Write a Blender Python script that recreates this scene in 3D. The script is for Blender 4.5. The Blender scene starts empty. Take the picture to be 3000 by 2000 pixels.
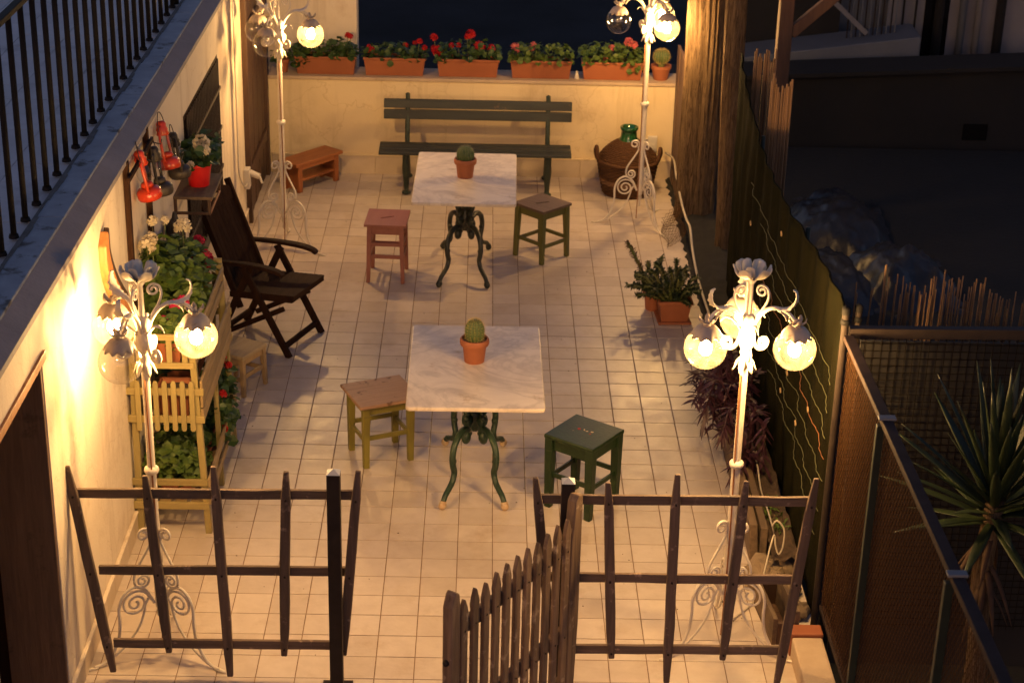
import bpy, math, random
from mathutils import Vector, Matrix, Euler, noise
random.seed(11)
PI = math.pi
SC = bpy.context.scene
COL = SC.collection
rad = math.radians

# ------------------------------------------------------------------ camera
cam_d = bpy.data.cameras.new('camera'); cam = bpy.data.objects.new('camera', cam_d); COL.objects.link(cam)
SC.camera = cam
yaw, pit, rol = 0.0195457, 0.4124851, 0.0259086
fw = Vector((math.sin(yaw)*math.cos(pit), math.cos(yaw)*math.cos(pit), -math.sin(pit)))
rt0 = Vector((math.cos(yaw), -math.sin(yaw), 0)); up0 = rt0.cross(fw)
rt = math.cos(rol)*rt0 + math.sin(rol)*up0
up = -math.sin(rol)*rt0 + math.cos(rol)*up0
m = Matrix((rt, up, -fw)).transposed().to_4x4(); m.translation = Vector((0.50353, -9.39847, 5.29088))
cam.matrix_world = m
cam_d.sensor_width = 36.0; cam_d.lens = 36*5347.62/3000
cam_d.dof.use_dof = True; cam_d.dof.focus_distance = 10.2; cam_d.dof.aperture_fstop = 4.0
cam_d.clip_start = 0.1; cam_d.clip_end = 1000

# ------------------------------------------------------------------ sky (dusk: the sun is at the horizon, no sun lamp)
w = bpy.data.worlds.new('World'); SC.world = w; w.use_nodes = True
wn = w.node_tree.nodes; wl = w.node_tree.links
bg = wn['Background']; sky = wn.new('ShaderNodeTexSky')
sky.sky_type = 'NISHITA'; sky.sun_disc = False
sky.sun_elevation = rad(5.2); sky.sun_rotation = rad(200); sky.ozone_density = 1.6; sky.air_density = 1.0; sky.dust_density = 0.8
tint = wn.new('ShaderNodeMix'); tint.data_type = 'RGBA'; tint.blend_type = 'MULTIPLY'; tint.inputs[0].default_value = 1.0; tint.inputs[7].default_value = (1.15, .90, 1.12, 1)   # white balance of the photograph
wl.new(sky.outputs[0], tint.inputs[6]); wl.new(tint.outputs[2], bg.inputs[0]); bg.inputs[1].default_value = 0.15
SC.view_settings.view_transform = 'Standard'; SC.view_settings.look = 'None'
SC.view_settings.exposure = 0.0; SC.view_settings.gamma = 1.0
SC.cycles.use_denoising = True
SC.cycles.sample_clamp_indirect = 4.0
SC.cycles.max_bounces = 6; SC.cycles.transparent_max_bounces = 14
SC.cycles.adaptive_threshold = 0.03
SC.cycles.caustics_reflective = False; SC.cycles.caustics_refractive = False
BULB_L = 1530.0                       # radiance of a lit bulb
BULB_C = (1.0, 0.575, 0.205)

# ------------------------------------------------------------------ materials
def _new(name):
    mt = bpy.data.materials.new(name); mt.use_nodes = True
    nt = mt.node_tree; return mt, nt, nt.nodes, nt.links, nt.nodes['Principled BSDF']
def _coords(n, l, coord, stretch):
    if coord == 'World':
        g = n.new('ShaderNodeNewGeometry'); src = g.outputs['Position']
    else:
        t = n.new('ShaderNodeTexCoord'); src = t.outputs['Object']
    mp = n.new('ShaderNodeMapping'); mp.inputs['Scale'].default_value = stretch
    l.new(src, mp.inputs['Vector']); return mp.outputs['Vector']
def _noise(n, l, vec, scale, detail=6, rough=.55, dist=0):
    t = n.new('ShaderNodeTexNoise'); t.inputs['Scale'].default_value = scale
    t.inputs['Detail'].default_value = detail; t.inputs['Roughness'].default_value = rough; t.inputs['Distortion'].default_value = dist
    l.new(vec, t.inputs['Vector']); return t.outputs['Fac']
def _ramp(n, l, fac, a, b, ca=(0,0,0,1), cb=(1,1,1,1)):
    r = n.new('ShaderNodeValToRGB'); r.color_ramp.elements[0].position = a; r.color_ramp.elements[1].position = b
    r.color_ramp.elements[0].color = ca; r.color_ramp.elements[1].color = cb
    l.new(fac, r.inputs[0]); return r.outputs[0]
def _mix(n, l, fac, a, b):
    x = n.new('ShaderNodeMix'); x.data_type = 'RGBA'
    if isinstance(fac, (int, float)): x.inputs[0].default_value = fac
    else: l.new(fac, x.inputs[0])
    for k, s in ((6, a), (7, b)):
        if isinstance(s, tuple): x.inputs[k].default_value = (*s[:3], 1)
        else: l.new(s, x.inputs[k])
    return x.outputs[2]
def M(name, c1, c2=None, scale=6, rough=.6, bump=0., bscale=60, stretch=(1,1,1), coord='Object', wear=None, wscale=9, wlo=.56, whi=.62,
      metal=0., spec=.5, rnd=0., rrough=0., dist=0., wear2=None, streak=None):
    mt, nt, n, l, b = _new(name)
    v = _coords(n, l, coord, stretch)
    if c2 is None: c2 = tuple(x*.8 for x in c1)
    col = _mix(n, l, _ramp(n, l, _noise(n, l, v, scale, 8, .6, dist), .3, .7), c1, c2)
    if wear is not None:
        wv = _coords(n, l, coord, (1,1,1))
        col = _mix(n, l, _ramp(n, l, _noise(n, l, wv, wscale, 8, .65), wlo, whi), col, wear)
    if wear2 is not None:
        wv2 = _coords(n, l, coord, (1,1,1))
        col = _mix(n, l, _ramp(n, l, _noise(n, l, wv2, wear2[1], 8, .7), wear2[2], wear2[2]+.08), col, wear2[0])
    if streak is not None:
        sv = _coords(n, l, coord, (1,1,.10))
        col = _mix(n, l, _ramp(n, l, _noise(n, l, sv, streak[1], 8, .7), streak[2], streak[2]+.22), col, streak[0])
        cr = n.new('ShaderNodeTexVoronoi'); cr.feature = 'DISTANCE_TO_EDGE'; cr.inputs['Scale'].default_value = 1.3
        dv = n.new('ShaderNodeTexNoise'); dv.inputs['Scale'].default_value = 3.5; dv.inputs['Detail'].default_value = 6; wv3 = _coords(n, l, coord, (1,1,1)); l.new(wv3, dv.inputs['Vector'])
        ad = n.new('ShaderNodeVectorMath'); ad.operation = 'MULTIPLY_ADD'; ad.inputs[1].default_value = (.5,.5,.5); l.new(dv.outputs['Color'], ad.inputs[0]); l.new(wv3, ad.inputs[2]); l.new(ad.outputs[0], cr.inputs['Vector'])
        ck = _ramp(n, l, cr.outputs['Distance'], .002, .007, (.55,.55,.55,1), (0,0,0,1)); col = _mix(n, l, ck, col, streak[0])
    if rnd:
        oi = n.new('ShaderNodeObjectInfo'); mr = n.new('ShaderNodeMapRange')
        mr.inputs[3].default_value = 1-rnd; mr.inputs[4].default_value = 1+rnd
        l.new(oi.outputs['Random'], mr.inputs[0])
        hs = n.new('ShaderNodeHueSaturation'); l.new(mr.outputs[0], hs.inputs['Value']); l.new(col, hs.inputs['Color']); col = hs.outputs[0]
    l.new(col, b.inputs['Base Color'])
    b.inputs['Roughness'].default_value = rough; b.inputs['Metallic'].default_value = metal; b.inputs['Specular IOR Level'].default_value = spec
    if rrough:
        rr = n.new('ShaderNodeMapRange'); rr.inputs[3].default_value = rough-rrough; rr.inputs[4].default_value = rough+rrough
        l.new(_noise(n, l, v, scale*2.3, 5), rr.inputs[0]); l.new(rr.outputs[0], b.inputs['Roughness'])
    if bump:
        bp = n.new('ShaderNodeBump'); bp.inputs['Strength'].default_value = bump; bp.inputs['Distance'].default_value = .01
        l.new(_noise(n, l, v, bscale, 6), bp.inputs['Height']); l.new(bp.outputs[0], b.inputs['Normal'])
    return mt

def leafmat(name, c1, c2, trans=.35, rough=.5, scale=14):
    mt, nt, n, l, b = _new(name)
    v = _coords(n, l, 'World', (1,1,1))
    col = _mix(n, l, _ramp(n, l, _noise(n, l, v, scale, 3), .35, .65), c1, c2)
    l.new(col, b.inputs['Base Color']); b.inputs['Roughness'].default_value = rough
    t = n.new('ShaderNodeBsdfTranslucent'); l.new(col, t.inputs['Color'])
    mx = n.new('ShaderNodeMixShader'); mx.inputs[0].default_value = trans
    l.new(b.outputs[0], mx.inputs[1]); l.new(t.outputs[0], mx.inputs[2]); l.new(mx.outputs[0], n['Material Output'].inputs[0])
    return mt

def tilemat():
    mt, nt, n, l, b = _new('glazed_floor_tile')
    g = n.new('ShaderNodeNewGeometry')
    sc = n.new('ShaderNodeVectorMath'); sc.operation = 'MULTIPLY'; sc.inputs[1].default_value = (5, 5, 0); l.new(g.outputs['Position'], sc.inputs[0])
    fl = n.new('ShaderNodeVectorMath'); fl.operation = 'FLOOR'; l.new(sc.outputs[0], fl.inputs[0])
    wn_ = n.new('ShaderNodeTexWhiteNoise'); wn_.noise_dimensions = '2D'; l.new(fl.outputs[0], wn_.inputs['Vector'])
    v = _coords(n, l, 'World', (1,1,1))
    col = _mix(n, l, _ramp(n, l, _noise(n, l, v, 9, 6, .6), .3, .75), (.63,.545,.465), (.54,.455,.38))
    tint = _mix(n, l, wn_.outputs['Value'], (.84,.82,.80), (1.0,1.0,1.0))
    mu = n.new('ShaderNodeMix'); mu.data_type = 'RGBA'; mu.blend_type = 'MULTIPLY'; mu.inputs[0].default_value = 1
    l.new(col, mu.inputs[6]); l.new(tint, mu.inputs[7]); col = mu.outputs[2]
    # trodden-in dirt and a few rust stains
    col = _mix(n, l, _ramp(n, l, _noise(n, l, v, 2.6, 9, .7), .54, .78), col, (.40,.30,.21))
    col = _mix(n, l, _ramp(n, l, _noise(n, l, v, 23, 6, .7), .66, .76), col, (.40,.31,.23))
    l.new(col, b.inputs['Base Color'])
    mr = n.new('ShaderNodeMapRange'); mr.inputs[3].default_value = .20; mr.inputs[4].default_value = .62
    l.new(_noise(n, l, v, 7, 8, .68), mr.inputs[0]); l.new(mr.outputs[0], b.inputs['Roughness'])
    bp = n.new('ShaderNodeBump'); bp.inputs['Strength'].default_value = .10; bp.inputs['Distance'].default_value = .01
    l.new(_noise(n, l, v, 38, 4), bp.inputs['Height']); l.new(bp.outputs[0], b.inputs['Normal'])
    return mt

def marblemat():
    mt, nt, n, l, b = _new('old_marble')
    v = _coords(n, l, 'Object', (1, 1, 1))
    col = _mix(n, l, _ramp(n, l, _noise(n, l, v, 3.2, 9, .62, 1.2), .38, .66), (.68,.60,.51), (.53,.455,.39))
    vn = _noise(n, l, _coords(n, l, 'Object', (1.0, 1.25, 1)), 1.3, 7, .6, 3.2)
    r = n.new('ShaderNodeValToRGB'); e = r.color_ramp.elements; e[0].position = .43; e[1].position = .56
    e[0].color = (0,0,0,1); e[1].color = (0,0,0,1); e2 = r.color_ramp.elements.new(.50); e2.color = (1,1,1,1); l.new(vn, r.inputs[0])
    f = n.new('ShaderNodeMath'); f.operation = 'MULTIPLY'; f.inputs[1].default_value = .34; l.new(r.outputs[0], f.inputs[0])
    col = _mix(n, l, f.outputs[0], col, (.27,.225,.20))
    col = _mix(n, l, _ramp(n, l, _noise(n, l, v, 5.5, 6, .7), .62, .72), col, (.38,.28,.18))
    l.new(col, b.inputs['Base Color']); b.inputs['Roughness'].default_value = .42
    return mt

def glassmat(name, glow, tint=(1,1,1), refl=1.0):
    mt, nt, n, l, b = _new(name); n.remove(b)
    tr = n.new('ShaderNodeBsdfTransparent'); tr.inputs[0].default_value = (*tint, 1)
    tl = n.new('ShaderNodeBsdfTranslucent'); tl.inputs[0].default_value = (1,.93,.70,1)
    gl = n.new('ShaderNodeBsdfGlossy'); gl.inputs['Roughness'].default_value = .03
    v = _coords(n, l, 'Object', (1,1,1))
    vo = n.new('ShaderNodeTexVoronoi'); vo.inputs['Scale'].default_value = 34; l.new(v, vo.inputs['Vector'])
    bp = n.new('ShaderNodeBump'); bp.inputs['Strength'].default_value = .18; bp.inputs['Distance'].default_value = .004
    l.new(vo.outputs['Distance'], bp.inputs['Height']); l.new(bp.outputs[0], gl.inputs['Normal'])
    m1 = n.new('ShaderNodeMixShader')
    mr = n.new('ShaderNodeMapRange'); mr.inputs[1].default_value = .25; mr.inputs[2].default_value = .8; mr.inputs[3].default_value = glow*.25; mr.inputs[4].default_value = glow*1.9
    l.new(_noise(n, l, v, 22, 4), mr.inputs[0]); l.new(mr.outputs[0], m1.inputs[0])
    l.new(tr.outputs[0], m1.inputs[1]); l.new(tl.outputs[0], m1.inputs[2])
    fr = n.new('ShaderNodeLayerWeight'); fr.inputs[0].default_value = .5
    fp = n.new('ShaderNodeMath'); fp.operation = 'POWER'; fp.inputs[1].default_value = 4.0; l.new(fr.outputs['Facing'], fp.inputs[0])
    fm = n.new('ShaderNodeMath'); fm.operation = 'MULTIPLY_ADD'; fm.inputs[1].default_value = .55*refl; fm.inputs[2].default_value = .045*refl; l.new(fp.outputs[0], fm.inputs[0])
    m2 = n.new('ShaderNodeMixShader'); l.new(fm.outputs[0], m2.inputs[0]); l.new(m1.outputs[0], m2.inputs[1]); l.new(gl.outputs[0], m2.inputs[2])
    l.new(m2.outputs[0], n['Material Output'].inputs[0]); return mt

def emitmat(name, c, s):
    mt, nt, n, l, b = _new(name); n.remove(b)
    e = n.new('ShaderNodeEmission'); e.inputs[0].default_value = (*c, 1); e.inputs[1].default_value = s
    l.new(e.outputs[0], n['Material Output'].inputs[0]); return mt

def netmat(name, c1, c2, alpha):
    mt, nt, n, l, b = _new(name)
    v = _coords(n, l, 'World', (1, 1, .22))
    col = _mix(n, l, _ramp(n, l, _noise(n, l, v, 7, 6, .6), .3, .7), c1, c2)
    l.new(col, b.inputs['Base Color']); b.inputs['Roughness'].default_value = .9; b.inputs['Specular IOR Level'].default_value = .02
    t = n.new('ShaderNodeBsdfTranslucent'); l.new(col, t.inputs[0])
    m1 = n.new('ShaderNodeMixShader'); m1.inputs[0].default_value = .25; l.new(b.outputs[0], m1.inputs[1]); l.new(t.outputs[0], m1.inputs[2])
    tr = n.new('ShaderNodeBsdfTransparent')
    g = n.new('ShaderNodeNewGeometry'); mp = n.new('ShaderNodeMapping'); mp.inputs['Scale'].default_value = (1, 1, 1); l.new(g.outputs['Position'], mp.inputs[0])
    w1 = n.new('ShaderNodeTexWave'); w1.bands_direction = 'Y'; w1.inputs['Scale'].default_value = 38; w1.inputs['Distortion'].default_value = 1.5; l.new(mp.outputs[0], w1.inputs[0])
    w2 = n.new('ShaderNodeTexWave'); w2.bands_direction = 'Z'; w2.inputs['Scale'].default_value = 38; w2.inputs['Distortion'].default_value = 1.5; l.new(mp.outputs[0], w2.inputs[0])
    mm = n.new('ShaderNodeMath'); mm.operation = 'MULTIPLY'; l.new(w1.outputs['Fac'], mm.inputs[0]); l.new(w2.outputs['Fac'], mm.inputs[1])
    m3 = n.new('ShaderNodeMath'); m3.operation = 'MULTIPLY'; m3.inputs[1].default_value = alpha; l.new(mm.outputs[0], m3.inputs[0])
    mx = n.new('ShaderNodeMixShader'); l.new(m3.outputs[0], mx.inputs[0]); l.new(m1.outputs[0], mx.inputs[1]); l.new(tr.outputs[0], mx.inputs[2])
    l.new(mx.outputs[0], n['Material Output'].inputs[0]); return mt

def barkmat():
    mt, nt, n, l, b = _new('stringy_bark')
    v = _coords(n, l, 'World', (1, 1, .07))
    f = _noise(n, l, v, 44, 12, .78, 2.2)
    col = _mix(n, l, _ramp(n, l, f, .38, .60), (.045,.024,.013), (.30,.20,.11))
    l.new(col, b.inputs['Base Color']); b.inputs['Roughness'].default_value = .9; b.inputs['Specular IOR Level'].default_value = .15
    bp = n.new('ShaderNodeBump'); bp.inputs['Strength'].default_value = 1.0; bp.inputs['Distance'].default_value = .06
    l.new(f, bp.inputs['Height']); l.new(bp.outputs[0], b.inputs['Normal']); return mt

MT = {}
MT['plaster'] = M('cream_plaster', (.72,.63,.50), (.66,.56,.43), scale=2.2, rough=.85, bump=.25, bscale=55, coord='World', wear=(.54,.43,.31), wscale=3.1, wlo=.56, whi=.76, spec=.2, streak=((.50,.40,.29), 5.0, .52))
MT['plaster2'] = M('parapet_plaster', (.70,.57,.36), (.63,.50,.30), scale=1.8, rough=.85, bump=.2, bscale=50, coord='World', wear=(.52,.40,.24), wscale=2.7, wlo=.58, whi=.78, spec=.2, streak=((.50,.38,.22), 5.0, .54))
MT['plaster_grey'] = M('ledge_plaster', (.27,.245,.25), (.21,.19,.195), scale=3, rough=.8, bump=.3, bscale=40, coord='World', wear=(.26,.25,.25), wscale=5, wlo=.6, whi=.75, spec=.2)
MT['skirt'] = M('skirting_tile', (.55,.45,.33), (.47,.37,.26), scale=7, rough=.4, coord='World', rnd=.06)
MT['tile'] = tilemat()
MT['grout'] = M('dirty_grout', (.29,.195,.13), (.19,.125,.08), scale=12, rough=.95, coord='World', spec=.1)
MT['rooftile'] = M('roof_terrace_tile', (.42,.43,.45), (.33,.34,.36), scale=2.5, rough=.7, coord='World', wear=(.22,.23,.25), wscale=3, wlo=.55, whi=.75, rnd=.06)
MT['roofedge'] = M('weathered_slate_edge', (.30,.33,.37), (.20,.22,.25), scale=6, rough=.75, coord='World', bump=.3, wear=(.06,.055,.05), wscale=7, wlo=.57, whi=.66)
MT['dark_mottle'] = M('mottled_dark_grey', (.06,.055,.05), (.12,.12,.12), scale=14, rough=.95, coord='World', bump=.5, bscale=40)
MT['iron_black'] = M('black_railing_iron', (.006,.006,.0065), (.009,.008,.008), rough=.7, scale=20, spec=.12)
MT['white_iron'] = M('old_white_paint', (.70,.64,.53), (.60,.53,.42), scale=16, rough=.5, wear=(.42,.29,.17), wscale=26, wlo=.66, whi=.72, bump=.1, bscale=90)
MT['cap_iron'] = M('dimmed_white_leaf', (.44,.36,.28), (.36,.29,.22), scale=18, rough=.55, wear=(.24,.16,.10), wscale=22, wlo=.60, whi=.72)  # base tone carries the caps' shade; the patches are aged paint
MT['glass'] = glassmat('crackle_glare_glass', .017, (.97,.96,.93))  # extra translucency puts lens glare into the lit globes' crackle glass
MT['glass_unlit'] = glassmat('clear_globe_glass', .0015, (.95,.94,.92), 1.3)
MT['glass_clear'] = glassmat('lantern_glass', .006, (.92,.92,.90))
MT['bulb'] = emitmat('lit_bulb', BULB_C, BULB_L)
MT['bulb_off'] = M('unlit_bulb', (.55,.53,.48), rough=.2)
MT['marble'] = marblemat()
MT['green_iron'] = M('green_painted_cast_iron', (.024,.052,.032), (.014,.032,.021), scale=12, rough=.45, wear=(.45,.37,.24), wscale=24, wlo=.67, whi=.71, bump=.3, bscale=70, wear2=((.20,.09,.035), 17, .68))
MT['black_iron'] = M('dark_cast_iron', (.016,.02,.017), (.03,.032,.026), scale=12, rough=.45, bump=.3, bscale=70, wear=(.10,.055,.03), wscale=16, wlo=.66, whi=.74)
MT['bench_iron'] = M('bench_green_iron', (.022,.036,.026), (.014,.024,.018), scale=12, rough=.5, bump=.3, bscale=70, wear=(.10,.06,.03), wscale=18, wlo=.68, whi=.75)
MT['rust'] = M('rusty_foot', (.26,.10,.035), (.42,.26,.12), scale=22, rough=.8, bump=.3)
MT['chip_white'] = M('chipped_primer', (.62,.52,.36), (.40,.24,.12), scale=26, rough=.7)
def wood(name, c1, c2, rough=.65, axis='z', sc=7, **k):
    st = {'x': (.09,1,1), 'y': (1,.09,1), 'z': (1,1,.09)}[axis]
    return M(name, c1, c2, scale=sc*4, rough=rough, stretch=st, bump=k.pop('bump', .35), bscale=sc*9, dist=.4, **k)
MT['w_grey'] = wood('weathered_lattice_wood', (.15,.098,.070), (.055,.035,.025), .75, 'z', rnd=.18, wear=(.28,.20,.145), wscale=15, wlo=.6, whi=.7)
MT['w_grey_x'] = wood('weathered_rail_wood', (.155,.102,.072), (.058,.038,.027), .75, 'x', rnd=.15, wear=(.30,.21,.15), wscale=15, wlo=.6, whi=.7)
MT['w_gate'] = wood('weathered_gate_wood', (.23,.148,.092), (.085,.050,.030), .75, 'z', rnd=.2, wear=(.36,.27,.19), wscale=11, wlo=.58, whi=.68)
MT['w_yellow'] = wood('ochre_stained_pine', (.31,.25,.10), (.24,.185,.068), .6, 'z', rnd=.12, wear=(.44,.24,.08), wscale=9, wlo=.62, whi=.72)
MT['w_yellow_y'] = wood('aged_pine_board', (.30,.215,.105), (.21,.145,.068), .6, 'y', rnd=.14, wear=(.24,.15,.08), wscale=9, wlo=.6, whi=.7)
MT['w_yellow_x'] = wood('ochre_pine_rail', (.32,.25,.098), (.25,.19,.068), .6, 'x', rnd=.1)
MT['w_dark'] = wood('dark_stained_teak', (.042,.020,.012), (.024,.011,.007), .7, 'z', spec=.06, rnd=.1)
MT['w_dark_y'] = wood('dark_teak_slat', (.042,.020,.012), (.026,.012,.008), .7, 'y', spec=.06, rnd=.15)
MT['w_door'] = wood('old_brown_door', (.085,.042,.024), (.045,.022,.013), .6, 'z', rnd=.12)
MT['w_jamb'] = wood('worn_brown_jamb', (.17,.095,.055), (.10,.055,.033), .7, 'z', wear=(.06,.035,.02), wscale=6, wlo=.6, whi=.7)
MT['w_orange'] = wood('orange_pine', (.36,.125,.04), (.25,.080,.025), .5, 'x', rnd=.08)
MT['w_orange_z'] = wood('orange_pine_leg', (.34,.115,.037), (.23,.072,.023), .5, 'z', rnd=.08)
MT['w_yoke'] = wood('orange_curved_timber', (.50,.22,.07), (.34,.13,.04), .55, 'z')
MT['w_pink'] = wood('faded_pink_paint', (.30,.115,.085), (.24,.085,.062), .55, 'y', sc=5, bump=.15, wear=(.40,.26,.17), wscale=30, wlo=.72, whi=.76)
MT['w_olive'] = wood('yellow_green_paint', (.235,.205,.035), (.19,.16,.026), .5, 'z', bump=.15, wear=(.36,.27,.13), wscale=21, wlo=.70, whi=.75)
MT['w_olive2'] = wood('moss_green_paint', (.115,.115,.03), (.085,.085,.022), .55, 'z', bump=.15, wear=(.20,.15,.07), wscale=21, wlo=.68, whi=.75)
MT['w_seat'] = wood('bare_worn_seat', (.44,.27,.165), (.33,.19,.115), .6, 'x', wear=(.15,.08,.045), wscale=10, wlo=.57, whi=.64)
MT['w_seat2'] = wood('grey_brown_seat', (.145,.095,.065), (.09,.058,.042), .6, 'x', wear=(.22,.15,.10), wscale=12, wlo=.64, whi=.72)
MT['w_greens'] = wood('bottle_green_paint', (.015,.033,.012), (.010,.022,.009), .38, 'z', spec=.3, bump=.15, wear=(.26,.17,.07), wscale=24, wlo=.69, whi=.72, wear2=((.10,.06,.03), 9, .64))
MT['w_bench'] = wood('dark_green_bench_slat', (.024,.028,.025), (.014,.017,.015), .55, 'x', rnd=.12, wear=(.15,.085,.05), wscale=9, wlo=.66, whi=.74)
MT['w_natural'] = wood('pale_beech', (.42,.29,.14), (.33,.215,.10), .55, 'z', rnd=.08)
MT['straw'] = M('straw_seat', (.46,.35,.20), (.33,.24,.13), scale=30, stretch=(.1,1,1), rough=.8, bump=.6, bscale=60)
MT['w_plank'] = wood('silvered_plank', (.17,.115,.068), (.085,.056,.034), .8, 'y', rnd=.15, wear=(.08,.05,.03), wscale=7, wlo=.58, whi=.7)
MT['w_perg'] = wood('brown_pergola_timber', (.085,.038,.018), (.05,.022,.011), .7, 'z')
MT['terra'] = M('terracotta', (.31,.100,.042), (.25,.078,.032), scale=8, rough=.7, bump=.12, bscale=60, wear=(.44,.22,.11), wscale=9, wlo=.66, whi=.78)
MT['terra2'] = M('planter_terracotta', (.29,.090,.034), (.24,.072,.027), scale=5, rough=.65, rnd=.07, wear=(.28,.085,.035), wscale=6, wlo=.60, whi=.74)
MT['redplastic'] = M('red_plastic', (.55,.012,.012), (.48,.008,.010), rough=.35)
MT['redlantern'] = M('red_enamel', (.50,.045,.012), (.42,.028,.009), rough=.32, scale=9)
MT['darktin'] = M('dark_tin', (.03,.024,.02), (.05,.038,.03), rough=.5, metal=.3)
MT['soil'] = M('soil', (.045,.028,.018), (.09,.058,.036), scale=30, rough=1, bump=1, bscale=60, coord='World')
MT['leaf_ger'] = leafmat('geranium_leaf', (.060,.115,.022), (.135,.190,.036))
MT['leaf_dark'] = leafmat('dark_geranium_leaf', (.028,.065,.016), (.06,.105,.022), .25)
MT['leaf_euph'] = leafmat('succulent_spike', (.014,.027,.011), (.028,.046,.016), .1)
MT['leaf_purple'] = leafmat('purple_lance_leaf', (.030,.009,.017), (.055,.017,.027), .2)
MT['leaf_yucca'] = leafmat('yucca_blade', (.013,.024,.008), (.022,.035,.011), .15, .5, 5)
MT['leaf_dead'] = leafmat('dry_leaf', (.085,.045,.022), (.05,.026,.014), .3, .8, 8)
MT['stem'] = M('green_stem', (.10,.14,.04), (.13,.11,.05), rough=.6)
MT['f_red'] = leafmat('red_petal', (.62,.012,.012), (.48,.008,.012), .4, .6, 40)
MT['f_pink'] = leafmat('pink_petal', (.72,.14,.17), (.62,.20,.15), .4, .6, 40)
MT['f_white'] = leafmat('white_petal', (.82,.74,.56), (.74,.64,.46), .4, .6, 40)
MT['f_crimson'] = leafmat('crimson_petal', (.50,.012,.055), (.36,.008,.04), .4, .6, 40)
MT['f_magenta'] = leafmat('magenta_petal', (.66,.03,.12), (.55,.02,.10), .4, .6, 40)
MT['cactus'] = M('cactus_skin', (.055,.095,.030), (.085,.12,.035), rough=.6, scale=20)
MT['spine'] = M('cactus_spine', (.52,.40,.13), (.40,.28,.10), rough=.6)
MT['spine_pale'] = M('pale_spine', (.24,.23,.13), (.17,.17,.10), rough=.6)
MT['wicker'] = M('brown_wicker', (.115,.054,.024), (.045,.020,.009), scale=60, spec=.2, rough=.75, stretch=(1,1,6), bump=.5, bscale=60)
MT['wicker2'] = M('pale_wicker_band', (.22,.11,.045), (.13,.06,.025), scale=40, rough=.6, stretch=(1,1,6), bump=.5, bscale=60)
MT['bottle'] = M('green_bottle_glass', (.010,.075,.022), (.008,.055,.018), rough=.08, spec=.8)
MT['bark'] = barkmat()
MT['net'] = netmat('green_shade_net', (.023,.020,.009), (.011,.012,.006), .30)
MT['cord'] = M('pale_cord', (.12,.13,.055), (.09,.095,.04), rough=.8)
MT['cord_rust'] = M('rusty_wire', (.30,.12,.04), (.20,.08,.03), rough=.8)
MT['cable'] = M('white_cable', (.50,.44,.35), (.42,.37,.29), rough=.55)
MT['plug'] = M('white_plastic_box', (.62,.58,.52), (.55,.51,.45), rough=.45)
MT['green_metal'] = M('green_fence_post', (.016,.024,.018), (.011,.016,.012), rough=.5, spec=.3, scale=12, wear=(.12,.065,.035), wscale=20, wlo=.68, whi=.74)
MT['brown_metal'] = M('brown_fence_rail', (.040,.028,.026), (.026,.018,.017), spec=.05, rough=.7, scale=12)
MT['wiremesh'] = M('rusty_wire_mesh', (.085,.042,.017), (.048,.024,.010), scale=30, rough=.7, spec=.05)
MT['wiredark'] = M('dark_wire_mesh', (.009,.006,.004), (.006,.004,.003), spec=.05, scale=30, rough=.6)
MT['post_metal'] = M('dark_gate_post', (.020,.014,.012), (.030,.022,.018), rough=.6, scale=14, spec=.15)
MT['post_cap'] = M('galvanised_cap', (.44,.46,.50), (.36,.37,.40), rough=.45, metal=.3)
MT['reed'] = M('dry_reed', (.22,.125,.058), (.13,.075,.036), scale=20, stretch=(1,1,.1), rough=.8, rnd=.2)
MT['stone'] = M('rough_stone', (.25,.185,.12), (.16,.115,.075), scale=9, rough=.95, bump=.8, bscale=30)
MT['asphalt'] = M('wet_asphalt', (.016,.018,.023), (.005,.006,.008), scale=.55, rough=.9, coord='World', bump=.4, bscale=9, spec=.08)
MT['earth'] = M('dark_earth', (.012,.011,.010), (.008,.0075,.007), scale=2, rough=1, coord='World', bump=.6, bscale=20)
MT['darkwall'] = M('near_black_wall', (.012,.010,.009), (.008,.007,.006), scale=2, rough=.9, coord='World')  # the unlit yard's darkness is put into this near-black colour
MT['slab'] = M('grey_slab', (.12,.127,.142), (.09,.097,.108), scale=2, rough=.7, coord='World')
MT['palewall'] = M('pale_house_wall', (.20,.185,.18), (.15,.14,.138), scale=2, rough=.85, coord='World')
MT['tarp'] = M('grey_tarpaulin', (.022,.023,.028), (.013,.014,.017), scale=5, rough=.38, spec=.4, bump=1, bscale=9, coord='World')
MT['room'] = M('room_plaster', (.26,.18,.12), (.20,.14,.095), scale=3, rough=.9, coord='World')
MT['winglass'] = M('dark_window_pane', (.006,.005,.005), rough=.12, spec=.6)
MT['grille'] = M('rust_brown_grille', (.040,.022,.015), (.025,.014,.010), rough=.6)
MT['figure'] = M('pale_ceramic', (.60,.56,.48), (.46,.42,.36), rough=.5)
MT['kerbwhite'] = M('whitewashed_kerb', (.50,.385,.27), (.40,.30,.205), scale=5, rough=.85, coord='World', bump=.4, wear=(.30,.20,.13), wscale=6, wlo=.6, whi=.72)

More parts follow.
